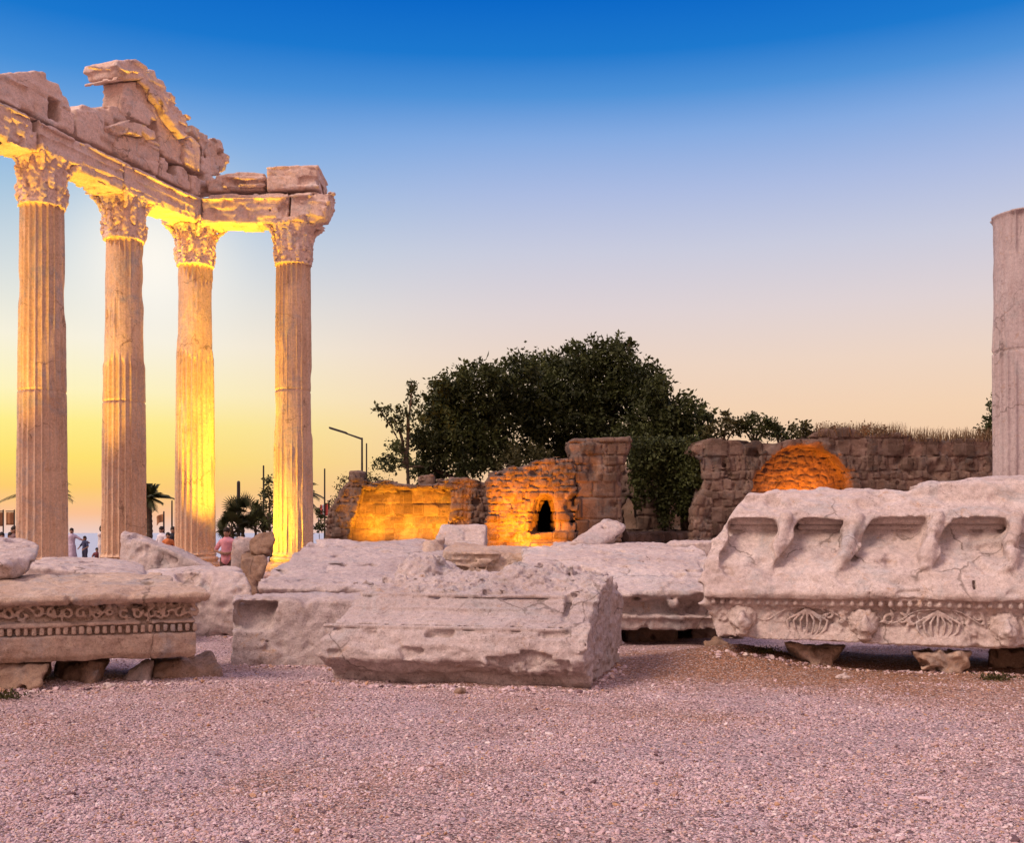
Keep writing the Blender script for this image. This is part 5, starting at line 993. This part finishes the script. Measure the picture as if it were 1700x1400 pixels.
SK = plain('skin', (.30, .17, .12), .6, .1, 20, bump=.05); HAIR = plain('dark_hair', (.02, .013, .01), .6, .3, 40)
def cloth(name, c): return plain(name, c, .9, .18, 12, bump=.3)
def person(label, px, top_py, Z, H, yaw=0, pose='stand', top=(.5, .45, .5), low=None, dress=False, arms=((-.25, .02, -.5), (.25, .02, -.5)), fore=((0, -.05, -.3), (0, -.05, -.3)), hair_long=False, group='visitors by the temple', base=None, hat=None):
    """arms: shoulder-to-elbow directions, fore: elbow-to-wrist directions (x right, y away, z up), in units of the arm"""
    z0 = None; b = P(px, 'g', Z); b[2] = float(gh(b[0], Z)) if base is None else base
    if top_py is not None and base is None: pass
    root = empty('person', b, label, 'person', group, yaw); k = H/1.7
    hip, sh = .88*k, 1.38*k
    if pose == 'crouch': hip, sh = .30*k, .78*k
    head = np.array((0, -.02*k, sh+.22*k)); nk = np.array((0, 0, sh+.07*k))
    body = [ball(head, (.078*k, .095*k, .118*k)), ball(head+(0, -.035*k, -.05*k), (.058*k, .07*k, .072*k)), cap([head+(0, -.09*k, .01*k), head+(0, -.112*k, -.03*k)], .012*k, .017*k), ball(head+(.08*k, .01*k, -.01*k), (.014*k, .028*k, .036*k)), ball(head-(.08*k, -.01*k, .01*k), (.014*k, .028*k, .036*k)),
            cap([nk-(0, 0, .08*k), nk+(0, -.01*k, .06*k)], .056*k, .05*k), cap([(0, 0, hip), (0, 0, (hip+sh)/2), (0, 0, sh-.07*k)], [.145*k, .125*k, .15*k]), cap([(-.13*k, 0, sh-.03*k), (.13*k, 0, sh-.03*k)], .065*k)]
    shirt = [cap([(0, 0, hip), (0, 0, (hip+sh)/2), (0, 0, sh-.06*k)], [.165*k, .145*k, .168*k]), cap([(-.135*k, 0, sh-.03*k), (.135*k, 0, sh-.03*k)], .082*k)]
    legs = []
    for i, s in enumerate((-1, 1)):
        S = np.array((s*.17*k, 0, sh-.04*k)); u = np.array(arms[i], float); E = S+u/np.linalg.norm(u)*.29*k; f = np.array(fore[i], float); Wr = E+f/np.linalg.norm(f)*.25*k; dr = f/np.linalg.norm(f)
        body.append(cap([S, E, Wr], [.050*k, .040*k, .030*k])); side = np.cross(dr, (0, 1, 0)); side = side/np.linalg.norm(side) if np.linalg.norm(side) > .1 else np.array((1., 0, 0)); nn = np.cross(side, dr)
        body.append(cap([Wr, Wr+dr*.08*k], .034*k, .036*k))
        for j, ln in enumerate((.065, .078, .08, .066)): q = Wr+dr*.08*k+side*(j-1.5)*.021*k; body.append(cap([q, q+dr*ln*.55*k, q+(dr*ln+nn*.022)*k], .0105*k, .009*k))
        body.append(cap([Wr+dr*.02*k+side*.03*k, Wr+dr*.05*k+side*.065*k, Wr+dr*.085*k+side*.075*k], .012*k, .009*k))
        shirt.append(cap([S, S+(E-S)*.75], .066*k, .06*k))
        if pose == 'crouch': hp, kn, an = np.array((s*.09*k, 0, hip)), np.array((s*.17*k, -.38*k, .44*k)), np.array((s*.14*k, -.16*k, .07*k))
        else: hp, kn, an = np.array((s*.09*k, 0, hip)), np.array((s*.10*k, -.02*k, .47*k)), np.array((s*.10*k, .02*k, .07*k))
        body.append(cap([hp, kn, an], [.088*k, .058*k, .040*k])); body.append(cap([an-(0, 0, .02*k), an+(0, -.15*k, -.035*k)], .042*k, .036*k))
        legs.append(cap([hp, kn, kn+(an-kn)*(.75 if low and len(low) > 3 else .2)], [.105*k, .078*k, .066*k]))
    hs = max(.012, .012*k)
    link('body', mesh_np('body', *solid(body, h=hs, k=.02*k)), SK, root)
    hr = [ball(head+(0, .004*k, .036*k), (.092*k, .108*k, .108*k)), ball(head+(0, .05*k, -.03*k), (.082*k, .075*k, .11*k))]
    if hair_long: hr.append(cap([head+(0, .07*k, 0), head+(0, .10*k, -.28*k)], .075*k, .05*k))
    link('hair', mesh_np('hair', *solid(hr, [hull([(x, y, z) for x in (-.2, .2) for y in (-.3, head[1]-.055*k) for z in (head[2]-.3, head[2]+.005*k)])], h=hs, wear=lambda p: .008*perlin(p*30), k=.02*k)), HAIR, root)
    if dress: shirt.append(turn([(0, .32*k), (.26*k, .32*k), (.21*k, .6*k), (.165*k, .95*k), (0, .95*k)]) if pose != 'crouch' else ball((0, -.1*k, .3*k), (.22*k, .3*k, .2*k)))
    link('dress' if dress else 'shirt', mesh_np('shirt', *solid(shirt, h=hs, wear=lambda p: .012*perlin(p*9), k=.03*k)), cloth('person_cloth', top), root)
    if not dress: link('trousers', mesh_np('trousers', *solid(legs+[ball((0, 0, hip), (.172*k, .135*k, .12*k))], h=hs, wear=lambda p: .010*perlin(p*9), k=.03*k)), cloth('person_cloth', (low or (.08, .08, .1))[:3]), root)
    return root
person('woman in a pale lavender dress reaching out to a child between the columns', 119, 878, 47, 1.68, R(12), top=(.48, .40, .50), dress=True, arms=((-.2, .02, -.6), (.6, -.05, -.35)), fore=((-.05, -.1, -.5), (.7, -.1, -.3)))
person('child in a navy top and dark shorts held by the woman', 141, 891, 47, 1.32, R(-25), top=(.05, .06, .12), low=(.05, .05, .09), arms=((-.4, -.1, -.5), (.25, -.1, -.5)), fore=((.2, -.4, -.2), (-.1, -.4, -.2)))
person('crouching child in dark red beside the smooth-topped column', 161, 905, 46.5, 1.25, R(20), 'crouch', top=(.16, .05, .06), low=(.10, .05, .06), arms=((-.2, -.5, -.4), (.2, -.5, -.4)), fore=((.2, -.3, -.4), (-.2, -.3, -.4)))
person('person in pale clothes lifting a camera beside the smooth-topped column', 169, 868, 46, 1.8, R(80), top=(.60, .56, .55), low=(.55, .5, .5, 1), arms=((-.1, -.6, .2), (.1, -.6, .2)), fore=((.05, -.4, .6), (-.05, -.4, .6)))
person('person in a white shirt behind the pointed wedge block', 269, 872, 40, 1.72, R(-30), top=(.66, .62, .66), low=(.2, .2, .25, 1), group='visitors by the temple')
person('person in an orange top behind the pointed wedge block', 279, 884, 38.5, 1.50, R(15), top=(.50, .16, .06), low=(.08, .06, .08))
person('dark-haired person in black close against the corner column', 287, 874, 40.5, 1.72, R(10), top=(.03, .03, .04), low=(.03, .03, .04, 1))
person('woman in a pink and orange top standing before the grey boulder', 377, 880, 25.5, 1.58, R(-8), top=(.66, .30, .36), low=(.10, .06, .05, 1), arms=((-.35, .0, -.5), (.3, .0, -.5)), fore=((.5, -.4, -.1), (-.55, -.4, -.12)), hair_long=True)
person('person with head just over the angular boulder, at the picture edge', 3, 886, 33, 1.52, R(30), top=(.10, .06, .06), low=(.1, .1, .1, 1))
person('person with bowed shoulders seen over the angular boulder', 17, 886, 34, 1.50, R(40), top=(.12, .07, .07), low=(.1, .1, .1, 1))
person('taller person in profile over the angular boulder by the nearest column', 25, 876, 34, 1.70, R(-70), top=(.16, .10, .10), low=(.1, .1, .1, 1))
bag = P(388, 925, 25.2)
put('shoulder_bag', 'orange bag held before the woman in the pink top', 'bag', *solid([hull([bag+np.array((x, y, z)) for x in (-.10, .10) for y in (-.06, .05) for z in (-.12, .06)], .03), cap([bag+np.array((-.07, 0, .05)), bag+np.array((-.03, 0, .16)), bag+np.array((.04, 0, .16)), bag+np.array((.08, 0, .05))], .012)], h=.012), plain('orange_leather', (.55, .17, .04), .6, .15))

GL = NT('lamp_glass'); GL.b.inputs['Base Color'].default_value = (1, .7, .3, 1); GL.b.inputs['Emission Color'].default_value = (1, .55, .12, 1); GL.b.inputs['Emission Strength'].default_value = 6; M_GLASS = GL.m
YEL = (1, .56, .015); ORA = (1, .40, .006); ORA2 = (1, .31, .005); ORA3 = (1, .27, .003)
def flood(label, pos, aim, watts, col, angle, blend=1., rad=.08, group='floodlights among the stones'):
    pos, aim = np.array(pos, float), np.array(aim, float); d = Vector(aim-pos).normalized(); g = float(gh(pos[0], pos[1])) if pos[2] < 3 else pos[2]-.3
    root = empty('floodlight', (pos[0], pos[1], g), label, 'floodlight', group); p0 = Vector(pos)-root.location; q = d.to_track_quat('-Z', 'Y')
    def loc(pts): return [tuple(p0+q @ Vector(p)) for p in pts]
    link('housing', mesh_np('housing', *solid([hull(loc([(x, y, z) for x, y, z in ((-.14, -.1, 0), (.14, -.1, 0), (.14, .1, 0), (-.14, .1, 0), (-.09, -.06, .14), (.09, -.06, .14), (.09, .06, .14), (-.09, .06, .14))]), .006)], h=.012)), M_METAL, root)
    link('lens', mesh_np('lens', *solid([hull(loc([(x, y, z) for x in (-.12, .12) for y in (-.085, .085) for z in (-.012, .006)]), .003)], h=.006)), M_GLASS, root)
    link('bracket', mesh_np('bracket', *solid([cap([(p0.x, p0.y, 0), (p0.x, p0.y, max(.05, p0.z-.1))], .025), box(p0.x-.12, p0.x+.12, p0.y-.08, p0.y+.08, 0, .03)], h=.012)), M_METAL, root)
    L = bpy.data.lights.new('floodlight', 'SPOT'); L.energy = watts; L.color = col; L.spot_size = R(angle); L.spot_blend = blend; L.shadow_soft_size = rad
    o = bpy.data.objects.new('floodlight_lamp', L); C.objects.link(o); o.parent = root; o.location = p0+d*.03; o.rotation_mode = 'QUATERNION'; o.rotation_quaternion = q
c1, c2, c3, c4 = [np.array((p[0], p[1], 0)) for p in COLP]
flood('floodlight close to the end column, aimed at its lit flutes', c4+(-1.35, -1.85, .50), c4+(-.05, 0, 3.2), 1500, YEL, 112)
flood('floodlight between the two last columns, aimed at the corner column', c3+(1.35, -1.7, .5), c3+(.1, 0, 5.6), 2300, YEL, 66)
mid = lambda a, b, t: a+(b-a)*t
flood('floodlight under the beam between the corner and smooth-topped columns', mid(c2, c3, .5)+(.12, -.05, .5), mid(c2, c3, .5)+(.0, 0, 9.8), 8000, YEL, 38)
flood('floodlight under the beam between the smooth-topped and nearest columns', mid(c1, c2, .5)+(.12, -.05, .5), mid(c1, c2, .5)+(.0, 0, 9.8), 8000, YEL, 38)
flood('floodlight under the beam beyond the nearest column', mid(c1, c2, -.6)+(.12, -.05, .5), mid(c1, c2, -.45)+(.0, 0, 9.8), 8000, YEL, 38)
flood('floodlight under the short return beam', mid(c3, c4, .5)+(-.1, -.9, .5), mid(c3, c4, .42)+(.0, 0, 9.6), 7000, YEL, 40)
w = lambda px, py, Z: P(px, py, Z)
for i, px in enumerate((615, 672, 728)):
    flood(('floodlight at the foot of the glowing recess, nearest its open end', 'floodlight at the middle of the glowing recess', 'floodlight at the foot of the recess, nearest the doorway wall')[i], w(px, 903, 35.2), w(px, 850, 36.2), 640, ORA, 125)
flood('floodlight below the small arched doorway', w(892, 912, 32.2), w(888, 850, 34), 1250, ORA2, 110)
flood('floodlight before the plain half of the doorway wall', w(836, 912, 31.6), w(846, 840, 34), 1800, ORA2, 90)
flood('floodlight inside the glowing arched niche', w(1333, 872, 34.7), w(1332, 790, 36.0), 1150, ORA3, 130)
